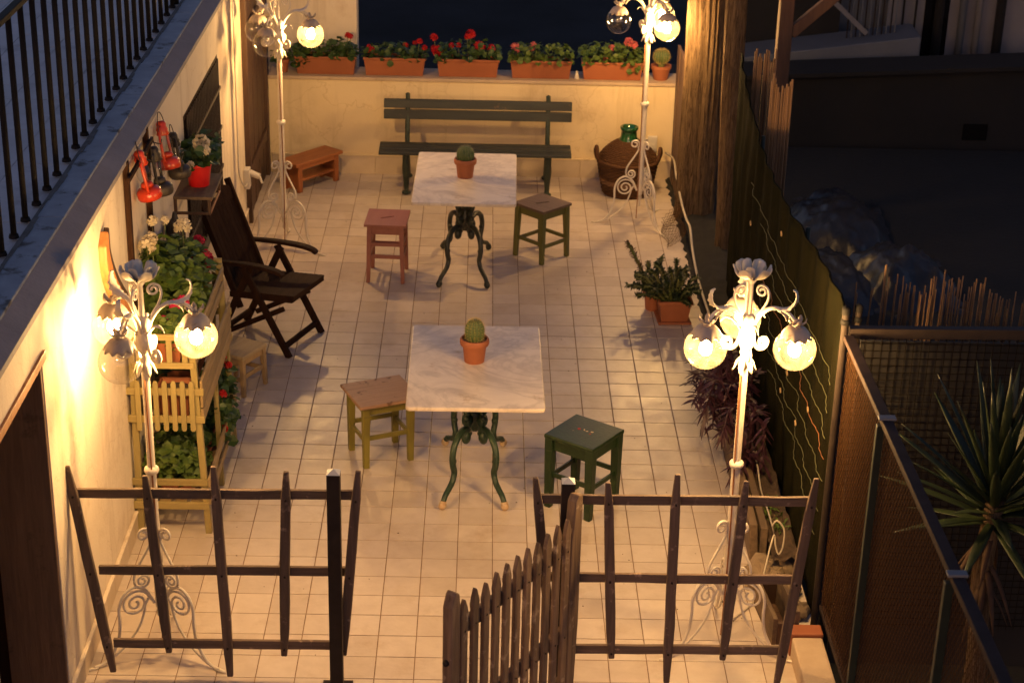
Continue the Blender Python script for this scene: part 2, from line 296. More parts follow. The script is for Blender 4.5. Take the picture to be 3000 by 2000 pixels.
# ------------------------------------------------------------------ mesh helpers
def frame(d, upv=Vector((0,0,1))):
    d = d.normalized()
    if abs(d.dot(upv)) > .98: upv = Vector((1,0,0))
    s = d.cross(upv).normalized(); u = s.cross(d).normalized(); return s, u
class MB:
    def __init__(self, off=(0,0,0)): self.v = []; self.f = []; self.o = Vector(off)
    def add(self, vs, fs):
        k = len(self.v); self.v += [Vector(p)-self.o for p in vs]; self.f += [tuple(i+k for i in q) for q in fs]; return self
    def box(self, x0, x1, y0, y1, z0, z1):
        return self.add([(x0,y0,z0),(x1,y0,z0),(x1,y1,z0),(x0,y1,z0),(x0,y0,z1),(x1,y0,z1),(x1,y1,z1),(x0,y1,z1)],
                        [(3,2,1,0),(4,5,6,7),(0,1,5,4),(1,2,6,5),(2,3,7,6),(3,0,4,7)])
    def bar(self, a, b, w_, h, upv=(0,0,1), w2=None, h2=None):      # box along a->b, w_ across, h along upv
        a = Vector(a); b = Vector(b); s, u = frame(b-a, Vector(upv)); w2 = w_ if w2 is None else w2; h2 = h if h2 is None else h2
        vs = []
        for p, ww, hh in ((a, w_, h), (b, w2, h2)):
            for i, j in ((-1,-1),(1,-1),(1,1),(-1,1)): vs.append(p+s*i*ww/2+u*j*hh/2)
        return self.add(vs, [(0,1,2,3),(7,6,5,4),(0,4,5,1),(1,5,6,2),(2,6,7,3),(3,7,4,0)])
    def tube(self, pts, r, n=8, cap=True):
        pts = [Vector(p) for p in pts]; k = len(pts)
        rs = [r]*k if isinstance(r, (int, float)) else list(r)
        tg = [(pts[min(i+1,k-1)]-pts[max(i-1,0)]).normalized() for i in range(k)]
        s, u = frame(tg[0]); vs = []
        for i in range(k):
            s = (s - tg[i]*s.dot(tg[i])).normalized(); u = s.cross(tg[i]).normalized()
            for j in range(n):
                a = 2*PI*j/n; vs.append(pts[i]+(s*math.cos(a)+u*math.sin(a))*rs[i])
        fs = []
        for i in range(k-1):
            for j in range(n):
                q = (j+1) % n; fs.append((i*n+j, i*n+q, (i+1)*n+q, (i+1)*n+j))
        if cap: fs += [tuple(range(n))[::-1], tuple(range((k-1)*n, k*n))]
        return self.add(vs, [f[::-1] for f in fs])
    def lathe(self, prof, n=20, c=(0,0,0), mod=None):
        c = Vector(c); vs = []; fs = []
        for r, z in prof:
            for j in range(n):
                a = 2*PI*j/n; rr, zz = (r, z) if mod is None else mod(r, z, a)
                vs.append(c+Vector((rr*math.cos(a), rr*math.sin(a), zz)))
        for i in range(len(prof)-1):
            for j in range(n):
                q = (j+1) % n; fs.append((i*n+j, i*n+q, (i+1)*n+q, (i+1)*n+j))
        return self.add(vs, fs)
    def prism(self, poly, o, ax, ay, t):          # polygon in plane (o, ax, ay) extruded both ways by t/2
        o = Vector(o); ax = Vector(ax); ay = Vector(ay); nz = ax.cross(ay).normalized()*t/2; k = len(poly)
        vs = [o+ax*p[0]+ay*p[1]-nz for p in poly]+[o+ax*p[0]+ay*p[1]+nz for p in poly]
        fs = [tuple(range(k))[::-1], tuple(range(k, 2*k))]+[(i, (i+1) % k, k+(i+1) % k, k+i) for i in range(k)]
        return self.add(vs, fs)
    def strip(self, pts, ws, side, t=.003, fold=0.):
        pts = [Vector(p) for p in pts]; side = Vector(side).normalized(); k = len(pts); vs = []; fs = []
        for i in range(k):
            tg = (pts[min(i+1,k-1)]-pts[max(i-1,0)]).normalized(); nn = side.cross(tg).normalized()
            for off, lift in ((-1, fold), (0, 0), (1, fold)):
                for sg in (-1, 1): vs.append(pts[i]+side*off*ws[i]/2+nn*(lift*ws[i]+sg*t/2))
        for i in range(k-1):
            a = i*6; b = a+6
            fs += [(a+1,a+3,b+3,b+1),(a+3,a+5,b+5,b+3),(a+2,a,b,b+2),(a+4,a+2,b+2,b+4),(a,a+1,b+1,b),(a+5,a+4,b+4,b+5)]
        fs += [(0,2,3,1),(2,4,5,3)]; a = (k-1)*6; fs += [(a+1,a+3,a+2,a),(a+3,a+5,a+4,a+2)]
        return self.add(vs, fs)
    def sphere(self, c, r, n=12, m_=8, sq=(1,1,1), jit=0):
        c = Vector(c); vs = []; fs = []
        for i in range(m_+1):
            t = PI*i/m_
            for j in range(n):
                a = 2*PI*j/n; d = Vector((math.sin(t)*math.cos(a), math.sin(t)*math.sin(a), math.cos(t)))
                k = 1+jit*noise.noise(d*2.3+c*3)
                vs.append(c+Vector((d.x*sq[0], d.y*sq[1], d.z*sq[2]))*r*k)
        for i in range(m_):
            for j in range(n):
                q = (j+1) % n; fs.append((i*n+j, (i+1)*n+j, (i+1)*n+q, i*n+q))
        return self.add(vs, fs)
    def mesh(self, name, smooth=False):
        me = bpy.data.meshes.new(name); me.from_pydata([tuple(p) for p in self.v], [], self.f); me.validate(); me.update()
        if smooth:
            me.polygons.foreach_set('use_smooth', [True]*len(me.polygons))
        return me
    def build(self, name, mat, parent=None, smooth=False, bevel=0, kind=None, loc=None, autos=None):
        return link(name, self.mesh(name, smooth or autos is not None), mat, parent, bevel, kind, loc, autos)
def link(name, me, mat, parent=None, bevel=0, kind=None, loc=None, autos=None):
    if not me.materials: me.materials.append(MT[mat] if isinstance(mat, str) else mat)
    o = bpy.data.objects.new(name, me); COL.objects.link(o)
    if parent is not None: o.parent = parent
    if loc is not None: o.location = loc
    if bevel:
        b = o.modifiers.new('bevel', 'BEVEL'); b.width = bevel; b.segments = 2; b.limit_method = 'ANGLE'; b.angle_limit = rad(40); b.harden_normals = False
    if autos is not None and hasattr(me, 'set_sharp_from_angle'): me.set_sharp_from_angle(angle=rad(autos))
    if kind: o['kind'] = kind
    return o
def thing(name, label, cat, loc=(0,0,0), rz=0, group=None, kind=None):
    o = bpy.data.objects.new(name, None); COL.objects.link(o); o.location = loc; o.rotation_euler = (0,0,rz); o.empty_display_size = .1
    tag(o, label, cat, group, kind); return o
def tag(o, label, cat, group=None, kind=None):
    if label: o['label'] = label
    if cat: o['category'] = cat
    if group: o['group'] = group
    if kind: o['kind'] = kind
    return o
def R3(rx=0, ry=0, rz=0): return Euler((rx, ry, rz)).to_matrix()
def smooth_path(pts, n=6):                        # Catmull-Rom
    P = [Vector(p) for p in pts]; P = [2*P[0]-P[1]]+P+[2*P[-1]-P[-2]]; out = []
    for i in range(1, len(P)-2):
        for k in range(n):
            t = k/n; a, b, c, d = P[i-1], P[i], P[i+1], P[i+2]
            out.append(.5*((2*b)+(c-a)*t+(2*a-5*b+4*c-d)*t*t+(3*b-a-3*c+d)*t**3))
    out.append(P[-2]); return out
def spiral(c, r0, r1, a0, a1, n=26):              # in (r,z) plane
    return [(c[0]+(r0+(r1-r0)*i/n)*math.cos(a0+(a1-a0)*i/n), c[1]+(r0+(r1-r0)*i/n)*math.sin(a0+(a1-a0)*i/n)) for i in range(n+1)]

# ------------------------------------------------------------------ ground and terrace floor
g = MB(); g.add([(-400,-200,-3.2),(400,-200,-3.2),(400,600,-3.2),(-400,600,-3.2)], [(0,1,2,3)])
tag(g.build('ground', 'asphalt'), None, None, kind='structure')
FX0, FX1, FY0, FY1 = -1.455, 2.33, -2.60, 6.44
fl = MB(); fl.box(FX0-.3, FX1, FY0, FY1+.2, -.40, -.0035)
floor = fl.build('terrace_floor', 'grout', kind='structure')
cache = {}; tiles = []
GX, GY = .0024, .0026
for j in range(-13, 33):
    for i in range(-8, 12):
        x0, x1, y0, y1 = i*.2, i*.2+.2, j*.2, j*.2+.2
        x0 = max(x0, FX0); x1 = min(x1, FX1 if y1 <= -.35 else (2.12 if y1 < 2.4 else 2.25)); y0 = max(y0, FY0); y1 = min(y1, FY1)
        if x1-x0 < .03 or y1-y0 < .03: continue
        tiles.append((x0, x1, y0, y1))
vis = [t for t in tiles if t[2] > -1.9]
near = sorted(vis, key=lambda t: (t[2], t[0]))[:300]; nearset = set(near)
def tile_geom(mb, w_, d, c, dz, tl):
    e = .003; z = [(-.010, 0), (-.0012, 0), (0, e)]
    vs = []; fs = []
    for zz, ins in z:
        for sx, sy in ((-1,-1),(1,-1),(1,1),(-1,1)):
            px = sx*(w_/2-ins); py = sy*(d/2-ins)
            vs.append((c[0]+px, c[1]+py, c[2]+zz+dz+px*tl[0]+py*tl[1]))
    for k in (0, 4):
        for q in range(4): fs.append((k+q, k+(q+1) % 4, k+4+(q+1) % 4, k+4+q))
    fs.append((8,9,10,11)); mb.add(vs, fs)
far = MB()
for t in tiles:
    x0, x1, y0, y1 = t; w_ = x1-x0-2*GX; d = y1-y0-2*GY
    dz = random.uniform(-.0008, .0004); tl = (random.uniform(-.004,.004), random.uniform(-.004,.004))
    if t in nearset:
        k = (round(w_,3), round(d,3), random.randrange(4))
        if k not in cache:
            mb = MB(); tile_geom(mb, w_, d, (0,0,0), 0, (0,0)); cache[k] = mb.mesh('tile')
        o = link('tile', cache[k], 'tile', floor, loc=((x0+x1)/2, (y0+y1)/2, dz)); o.rotation_euler = (tl[1], -tl[0], 0)
    else:
        tile_geom(far, w_, d, ((x0+x1)/2, (y0+y1)/2, 0), dz, tl)
far.build('far_tiles', 'tile', floor, kind='stuff')

# ------------------------------------------------------------------ the house on the left
WX = -1.46
house = thing('house', 'cream plastered house along the left with flat roof terrace and barred window', 'house', (-1.6, 2.0, 0))
HO = (-1.6, 2.0, 0)
def wall_grid(mb, X, y0, y1, z0, z1, holes, depth):
    ys = sorted({y0, y1, *[h[0] for h in holes], *[h[1] for h in holes]}); zs = sorted({z0, z1, *[h[2] for h in holes], *[h[3] for h in holes]})
    for a, b in zip(ys, ys[1:]):
        for c, d in zip(zs, zs[1:]):
            ym, zm = (a+b)/2, (c+d)/2
            if any(h[0] < ym < h[1] and h[2] < zm < h[3] for h in holes): continue
            mb.add([(X,a,c),(X,b,c),(X,b,d),(X,a,d)], [(0,1,2,3)])
    for h in holes:
        a, b, c, d = h; q = X-depth
        mb.add([(X,a,c),(X,a,d),(q,a,d),(q,a,c)], [(0,1,2,3)]); mb.add([(X,b,c),(q,b,c),(q,b,d),(X,b,d)], [(0,1,2,3)])
        mb.add([(X,a,d),(X,b,d),(q,b,d),(q,a,d)], [(0,1,2,3)]); mb.add([(X,a,c),(q,a,c),(q,b,c),(X,b,c)], [(0,1,2,3)])
WIN = (2.14, 3.74, .70, 1.80); DOOR = (-3.0, -1.90, -.004, 1.91); BD = (5.06, 6.40, -.004, 2.02)
wb = MB(HO); wall_grid(wb, WX, -4.6, 6.56, -.35, 2.17, [WIN, DOOR, BD], .26)
wb.build('wall', 'plaster', house)
# sloped ledge, slate strip, roof terrace
lb = MB(HO); ya, yb = -5.2, 6.56
lb.add([(-1.435,ya,2.165),(-1.435,yb,2.165),(-1.535,yb,2.222),(-1.535,ya,2.222),(-1.435,ya,2.135),(-1.435,yb,2.135),(-1.60,yb,2.135),(-1.60,ya,2.135)],
       [(0,3,2,1)[::-1],(4,0,1,5),(5,6,7,4)])
lb.build('ledge', 'plaster_grey', house)
for k, (a, b) in enumerate(((-5.2,-3.1),(-3.1,-1.0),(-1.0,1.15),(1.15,3.2),(3.2,5.0),(5.0,6.56))):
    s_ = MB(HO); s_.box(-1.67, -1.528, a+.003, b-.003, 2.18, 2.232); s_.build('slate_edge', 'roofedge', house, bevel=.004)
dd = MB(HO); n_ = 90
for i in range(n_):
    y0 = ya+(yb-ya)*i/n_; y1 = y0+(yb-ya)/n_; w0 = .010+.028*max(0, noise.noise((y0*2.7,0,0))+.25)
    dd.box(-1.672, -1.668+w0, y0, y1, 2.225, 2.236)
dd.build('dark_line', 'dark_mottle', house)  # dark line of uneven width along the inner slate edge
rb = MB(HO); rb.box(-7, -1.672, -5.2, 6.56, 2.0, 2.205); roof = rb.build('roof_terrace', 'dark_mottle', house)
tm = MB(); tm.box(-.148, .148, -.148, .148, -.01, .012); tme = tm.mesh('roof_tile')
for j in range(-12, 16):
    for i in range(6):
        o = link('roof_tile', tme, 'rooftile', roof, loc=(-1.824-.3*i+1.6, j*.3-2.0, 2.206+random.uniform(-.001,.001)))
        o.rotation_euler = (random.uniform(-.003,.003), random.uniform(-.003,.003), 0)
# doorway at the near end
db = MB(HO); db.box(-1.735, -1.464, -1.928, -1.901, 0, 1.868); db.build('door_jamb', 'w_jamb', house, bevel=.004)
db = MB(HO); db.box(-1.66, -1.445, -3.0, -1.87, 1.870, 1.915); db.build('door_lintel', 'w_yoke', house, bevel=.004)
db = MB(HO); db.box(-2.35, -2.3, -4.6, -1.2, -.3, 2.1); db.box(-2.3, -1.74, -1.3, -1.25, -.3, 2.1); db.box(-2.3, -1.47, -4.6, -4.55, -.3, 2.1); db.box(-2.3, -1.72, -4.5, -1.3, 2.08, 2.13)
db.build('inner_room', 'room', house)
db = MB(HO); db.box(-2.29, -1.665, -1.86, -1.32, -.02, 1.06); db.build('dark_box', 'w_dark', house, bevel=.006)  # dark box filling the lower part of the room behind the doorway
db = MB(HO); db.bar((-1.70,-2.55,0), (-1.70,-2.50,1.2), .05, .05, (1,0,0)); db.build('door_edge_post', 'w_jamb', house, bevel=.004)
# window
win = MB(HO); X = WX-.022
for (a, b, c, d) in ((2.14,3.74,.70,.745),(2.14,3.74,1.755,1.80),(2.14,2.185,.745,1.755),(3.695,3.74,.745,1.755),(2.915,2.955,.745,1.755)):
    win.box(X-.03, X+.02, a, b, c, d)
win = win.build('window', 'w_dark', house, bevel=.003)
for a, b in ((2.185,2.915),(2.955,3.695)):
    p_ = MB(HO); p_.box(X-.012, X-.004, a, b, .745, 1.755); p_.build('pane', 'winglass', win)
for k in range(23):
    y = 2.185+(3.695-2.185)*(k+.5)/23
    p_ = MB(HO); p_.tube([(WX+.012,y,.715),(WX+.012,y,1.785)], .0075, 6); p_.build('grille_bar', 'grille', win)
for z in (.95, 1.25, 1.55):
    p_ = MB(HO); p_.box(WX+.005, WX+.019, 2.142, 3.738, z-.012, z+.012); p_.build('grille_rail', 'grille', win)
p_ = MB(HO); p_.box(WX, WX+.035, 2.10, 3.78, .665, .698); p_.build('window_sill', 'plaster_grey', win, bevel=.004)
# brown door at the far end
bd = MB(HO)
for (a, b, c, d) in ((5.06,5.13,0,2.02),(6.33,6.40,0,2.02),(5.13,6.33,1.95,2.02)): bd.box(WX-.10, WX+.045, a, b, c, d)
bd = bd.build('door', 'w_door', house, bevel=.004)
for k in range(8):
    y0 = 5.135+k*.1493; p_ = MB(HO); p_.box(WX-.07, WX+.012+.004*(k % 2), y0+.002, y0+.147, .01, 1.945); p_.build('plank', 'w_door', bd, bevel=.003)
for z in (.35, 1.55):
    p_ = MB(HO); p_.box(WX+.0165, WX+.035, 5.15, 6.31, z, z+.10); p_.build('door_batten', 'w_door', bd, bevel=.003)
# skirting
for k in range(38):
    y0 = -1.85+k*.2
    if y0 > 5.0: break
    p_ = MB(HO); p_.box(WX, WX+.016, y0+.0015, min(y0+.1985, 5.05), 0, .128); p_.build('skirting_tile', 'skirt', house, bevel=.002)
p_ = MB(HO); p_.box(WX, WX+.022, -1.88, 5.05, .129, .142); p_.build('skirting_cap', 'plaster', house, bevel=.004)
# return wall standing up behind the parapet
rw = MB(); rw.box(-1.462, -.655, 6.86, 7.10, -3.2, 2.6)
o = rw.build('return_wall', 'plaster', bevel=.004); tag(o, 'tall peach lit wall end rising behind the first flower box', 'wall')

# roof railing
rl = thing('roof_railing', 'black iron railing of thin upright bars along the roof terrace edge', 'railing', (-1.70, 0, 2.23))
bm_ = MB(); bm_.tube([(0,0,0),(0,0,1.0)], .0150, 8); bme = bm_.mesh('bar', True); bf = MB(); bf.lathe([(.0,.02),(.022,.018),(.026,0)], 8); bfe = bf.mesh('bar_foot', True)
for k in range(34):
    y = -4.30+k*.2315
    b = link('bar', bme, 'iron_black', rl, loc=(0, y, 0))
    link('bar_foot', bfe, 'iron_black', b)
for z in (1.0,):
    r_ = MB(); r_.box(-.02, .02, -4.6, 3.6, z, z+.03); r_.build('top_rail', 'iron_black', rl, bevel=.004)
r_ = MB(); r_.tube([(0,3.46,0),(0,3.46,1.1)], .028, 10); r_.build('end_post', 'iron_black', rl, smooth=True)

# ------------------------------------------------------------------ parapet at the back
PO = (.4, 6.5, 0)
par = thing('parapet_wall', 'low cream parapet wall at the back of the terrace behind the bench', 'wall', PO)
b = MB(PO); b.box(-1.42, 2.34, 6.451, 6.76, -.4, .865); b.build('wall', 'plaster2', par, bevel=.004)
b = MB(PO); b.box(-1.42, 2.34, 6.436, 6.79, .867, .897); b.build('coping', 'kerbwhite', par, bevel=.005)
for k in range(12):
    x0 = -1.40+k*.31
    if x0 > 2.2: break
    b = MB(PO); b.box(x0+.0015, x0+.3085, 6.432, 6.450, 0, .165+.0), b.build('skirting_tile', 'skirt', par, bevel=.002)
b = MB(PO); b.box(-1.40, 2.32, 6.428, 6.4505, .167, .182); b.build('skirting_cap', 'plaster2', par, bevel=.004)

# ------------------------------------------------------------------ lamps
meshes = {}
def once(key, fn, smooth=False):
    if key not in meshes:
        mb = MB(); fn(mb); meshes[key] = mb.mesh(key, smooth)
    return meshes[key]
def RZ(path): return [(r, 0, z) for r, z in path]
def f_pole(mb):
    mb.lathe([(.0,.235),(.012,.24),(.021,.27),(.023,.30),(.023,1.035)], 14)
    mb.lathe([(.020,1.07),(.0195,1.60)], 14); mb.lathe([(.023,1.03),(.020,1.075)], 14)
def f_ring(mb): mb.lathe([(.022,1.028),(.033,1.036),(.038,1.05),(.033,1.064),(.021,1.072)], 16)
def f_drop(mb): mb.lathe([(0,.15),(.008,.16),(.012,.18),(.006,.20),(.016,.215),(.020,.24)], 10)
def f_leg(mb):
    # S-shaped foot, inner brace and the spirals, all in the radial plane
    arch = smooth_path(RZ([(.028,.295),(.045,.33),(.075,.385),(.13,.415),(.185,.385),(.215,.315),(.215,.225),(.23,.13),(.27,.055),(.315,.018),(.365,.009)]), 6)
    mb.tube(arch, .0085, 8)
    mb.tube(smooth_path(RZ([(.028,.30),(.055,.33),(.075,.30),(.085,.255),(.115,.18),(.17,.11),(.235,.055),(.30,.018)]), 6), .0065, 8)
    mb.tube(RZ(spiral((.128,.318), .077, .010, PI*.93, PI*.93-4.4*PI*.98, 40)), .0065, 8)
    # upper strand with its curl on top and spiral below
    mb.tube(RZ(spiral((.062,.700), .040, .012, -2.35, -2.35-2.9*PI, 30))[::-1]+smooth_path(RZ([(.034,.672),(.030,.655),(.045,.62),(.085,.555),(.118,.500),(.128,.455)]), 6)[1:], .0072, 8)
    mb.tube(smooth_path(RZ([(.128,.455),(.125,.432)]), 3)+[Vector(p) for p in RZ(spiral((.083,.440), .042, .008, -.15, -.15-3.6*PI, 36))], .0065, 8)
    mb.prism([(0,-.012),(.05,-.010),(.062,0),(.05,.010),(0,.012)], (.345,0,.006), (1,0,0), (0,1,0), .008)
    mb.tube([(.0,0,.655),(.032,0,.655)], .008, 6); mb.tube([(.0,0,.298),(.032,0,.298)], .007, 6)
def f_collar(mb):
    mb.lathe([(.020,1.585),(.028,1.60),(.031,1.625),(.024,1.65),(.030,1.67),(.022,1.69)], 14)
    for k in range(6):
        a = k*PI/3; d = Vector((math.cos(a), math.sin(a), 0)); s = Vector((-math.sin(a), math.cos(a), 0))
        mb.strip([d*.026+Vector((0,0,1.64)), d*.042+Vector((0,0,1.62)), d*.050+Vector((0,0,1.595)), d*.058+Vector((0,0,1.575))], [.022,.030,.026,.006], s, .004, .12)
def f_body(mb):
    mb.lathe([(.020,1.68),(.032,1.70),(.042,1.735),(.040,1.77),(.028,1.80),(.034,1.825),(.040,1.85),(.026,1.87),(.016,1.875)], 16)
def f_stem(mb): mb.lathe([(.016,1.87),(.014,1.95),(.013,2.03),(.024,2.045),(.03,2.06)], 12)
def f_scroll(mb):
    p = smooth_path(RZ([(.030,1.80),(.034,1.755),(.048,1.705),(.072,1.675),(.100,1.668)]), 6)
    q = RZ(spiral((.100,1.700), .032, .008, -PI/2, -PI/2+3.2*PI, 32))
    pts = p+[Vector(a) for a in q[1:]]; k = len(pts)
    mb.tube(pts, [.010+.002*math.sin(PI*i/k)-.003*(i/k) for i in range(k)], 8)
def f_arm(mb):
    p = smooth_path(RZ([(.020,1.79),(.038,1.845),(.070,1.895),(.115,1.928),(.165,1.932),(.210,1.915),(.240,1.885),(.250,1.862)]), 6); k = len(p)
    mb.tube(p, [.0125-.0040*i/k for i in range(k)], 8)
    mb.strip(smooth_path(RZ([(.095,1.925),(.140,1.940),(.180,1.945),(.212,1.962),(.232,1.995),(.232,2.030),(.216,2.045)]), 4), [.014+.054*math.sin(PI*min(1,(i/24)*1.2))*(.65+.35*(i % 3 == 0)) if i < 20 else .024-.004*(i-20) for i in range(25)], (0,1,0), .0035, .22)
    mb.strip(smooth_path(RZ([(.130,1.932),(.165,1.918),(.188,1.900),(.196,1.878)]), 4), [.016,.032,.044,.030,.046,.036,.026,.036,.026,.020,.014,.009,.003], (0,1,0), .0035, -.2)
    # C scroll above
    c = smooth_path(RZ([(.028,1.835),(.052,1.885),(.082,1.935),(.096,1.98),(.088,2.02),(.062,2.035)]), 6)
    s_ = RZ(spiral((.060,2.005), .030, .008, PI/2, PI/2+2.6*PI, 26))
    mb.tube(c+[Vector(a) for a in s_[1:]], .0062, 8)
def f_lowleaf(mb):
    mb.strip(smooth_path(RZ([(.025,1.77),(.045,1.815),(.080,1.845),(.115,1.842),(.135,1.815)]), 4), [.016,.018,.022,.026,.030,.024,.034,.028,.024,.030,.022,.018,.014,.010,.006,.003,.002], (0,1,0), .004, .2)
def f_flower(mb):
    for ring, (n_, r1, z1, w_) in enumerate(((6,.078,2.125,.070),(5,.052,2.135,.050))):
        for k in range(n_):
            a = 2*PI*(k+.5*ring)/n_; d = Vector((math.cos(a), math.sin(a), 0)); s = Vector((-math.sin(a), math.cos(a), 0))
            mb.strip(smooth_path([d*.010+Vector((0,0,2.058)), d*r1*.55+Vector((0,0,2.072)), d*r1*.92+Vector((0,0,2.10)), d*(r1+.006)+Vector((0,0,z1)), d*(r1+.014)+Vector((0,0,z1+.004))], 3),
                     [w_*x for x in (.3,.45,.62,.78,.92,1.0,1.03,1.0,.92,.78,.6,.42,.2)], s, .003, .16)
    mb.sphere((0,0,2.075), .014, 8, 6)
def f_globe(mb):
    n_ = 14; mb.lathe([(.105*math.sin(t), -.105*math.cos(t)) for t in [PI*.82*i/n_+.0001 for i in range(n_+1)]], 28)
def f_cap(mb):
    def mod(r, z, a):
        k = .5+.5*math.cos(10*a); return r*(1+.13*(k-.5)*(r/.07)), z-(.012*k*max(0, (r-.04)/.03))
    mb.lathe([(.010,.122),(.030,.120),(.047,.113),(.060,.101),(.069,.088),(.074,.073),(.0725,.071),(.066,.085),(.057,.098),(.045,.109),(.010,.116)], 60, mod=mod)
def f_calyx(mb):
    mb.lathe([(.008,.118),(.020,.120),(.022,.130),(.012,.137),(.008,.16)], 12)
    for k in range(5):
        a = k*2*PI/5+.3; d = Vector((math.cos(a), math.sin(a), 0)); s = Vector((-math.sin(a), math.cos(a), 0))
        mb.strip([d*.010+Vector((0,0,.138)), d*.028+Vector((0,0,.140)), d*.040+Vector((0,0,.152)), d*.044+Vector((0,0,.166))], [.014,.026,.024,.006], s, .003, .15)
def f_bulb(mb): mb.lathe([(.0001,-.040),(.015,-.035),(.026,-.024),(.031,-.006),(.027,.014),(.018,.034),(.014,.05),(.0001,.052)], 14)
def f_socket(mb): mb.lathe([(.0001,.05),(.016,.05),(.017,.075),(.014,.11),(.0001,.112)], 12)
def lamp(loc, legrot, armrot, lit, label):
    t = thing('garden_lamp', label, 'lamp', loc, 0, 'white wrought iron garden lamps')
    for nm, fn in (('pole', f_pole), ('ring', f_ring), ('drop_finial', f_drop), ('collar', f_collar), ('body', f_body), ('stem', f_stem), ('flower_finial', f_flower)):
        link(nm, once(nm, fn, True), 'white_iron', t)
    ca = armrot+.5; cb = MB(); cb.tube([(.026*math.cos(ca+.25*math.sin(z*3)), .026*math.sin(ca+.25*math.sin(z*3)), z) for z in [.05+i*.05 for i in range(31)]], .0042, 6); cb.build('lamp_cable', 'cord_rust', t, smooth=True)
    for k in range(3):
        o = link('leg', once('leg', f_leg, True), 'white_iron', t); o.rotation_euler = (0,0,legrot+k*2*PI/3)
        o = link('scroll', once('scroll', f_scroll, True), 'white_iron', t); o.rotation_euler = (0,0,armrot+k*2*PI/3+PI/3)
        o = link('leaf', once('lowleaf', f_lowleaf, True), 'white_iron', t); o.rotation_euler = (0,0,armrot+k*2*PI/3+PI/3+.25)
        arm = link('arm', once('arm', f_arm, True), 'white_iron', t); arm.rotation_euler = (0,0,armrot+k*2*PI/3)
        link('globe', once('globe_lit' if lit[k] else 'globe_clear', f_globe, True), 'glass' if lit[k] else 'glass_unlit', arm, loc=(.25,0,1.742))
        link('globe_cap', once('cap', f_cap, True), 'cap_iron', arm, loc=(.25,0,1.742)); link('calyx', once('calyx', f_calyx, True), 'cap_iron', arm, loc=(.25,0,1.742))
        me = once('bulb_on' if lit[k] else 'bulb_off', f_bulb, True); bo = link('bulb', me, 'bulb' if lit[k] else 'glass_clear', arm, loc=(.25,0,1.742))
        if not lit[k]: bo.scale = (.62,.62,.62); bo.location.z += .02
        link('bulb_socket', once('socket', f_socket, True), 'cap_iron', arm, loc=(.25,0,1.742))
    return t
lamp((-1.105,-1.37,0), -PI/2-PI/3, rad(-105), (False, True, True), 'white iron lamp by the left wall with two lit globes and one clear globe')
lamp((1.815,-1.20,0), -PI/2-PI/3, rad(-150), (True, True, True), 'white iron lamp at front right with all three glass globes lit')
lamp((-1.095,4.53,0), -PI/2-PI/3, rad(-105), (False, True, False), 'white iron lamp near the brown door with one lit globe and two clear ones')
lamp((1.84,5.25,0), PI, PI, (False, True, True), 'white iron lamp in front of the wicker demijohn basket by the tree trunks')

# ------------------------------------------------------------------ marble tables
def f_tleg(mb):
    # one S-shaped cast leg in the radial plane, scroll bottom and upper bracket
    p = smooth_path(RZ([(.080,.335),(.125,.388),(.20,.394),(.270,.352),(.298,.282),(.290,.220),(.272,.168),(.298,.118),(.35,.090),(.39,.072),(.415,.045)]), 6); k = len(p)
    mb.tube(p, [.0215-.005*i/k for i in range(k)], 10)
    mb.sphere((.118,0,.330), .034, 10, 8, (1,.85,1.3)); mb.sphere((.085,0,.420), .036, 10, 8, (1.1,.7,1.25)); mb.sphere((.118,0,.455), .022, 8, 6)
    mb.sphere((.285,0,.25), .020, 8, 6); mb.tube(smooth_path(RZ([(.085,.40),(.11,.45),(.085,.50),(.04,.50)]), 5), .014, 8)
def f_tfoot(mb): mb.sphere((.425,0,.024), .025, 12, 8, (1.1,.95,.96)); mb.tube([(.415,0,.05),(.422,0,.03)], [.019,.024], 10)
def f_tbr(mb):
    p = smooth_path(RZ([(.030,.46),(.070,.50),(.075,.56),(.095,.61),(.135,.630),(.170,.655),(.185,.69),(.190,.722)]), 6); k = len(p)
    mb.tube(p, [.017+.006*math.sin(i*1.1)**2 for i in range(k)], 8)
    mb.sphere((.125,0,.640), .028, 8, 6); mb.sphere((.18,0,.69), .026, 8, 6, (.9,1,1.3)); mb.sphere((.080,0,.53), .022, 8, 6)
    mb.tube(RZ(spiral((.085,.575), .034, .010, PI*.4, PI*.4-2.6*PI, 22)), .010, 6)
    mb.prism([(-.04,-.03),(.05,-.018),(.05,.018),(-.04,.03)], (.16,0,.727), (1,0,0), (0,1,0), .010)
def f_tcol(mb):
    mb.lathe([(.001,.315),(.022,.32),(.030,.345),(.020,.37),(.040,.395),(.052,.42),(.040,.45),(.024,.47),(.030,.50),(.038,.54),(.028,.585),(.034,.61),(.048,.63),(.036,.66),(.028,.70),(.05,.722),(.001,.723)], 16,
             mod=lambda r, z, a: (r*(1+.12*math.cos(6*a)), z))
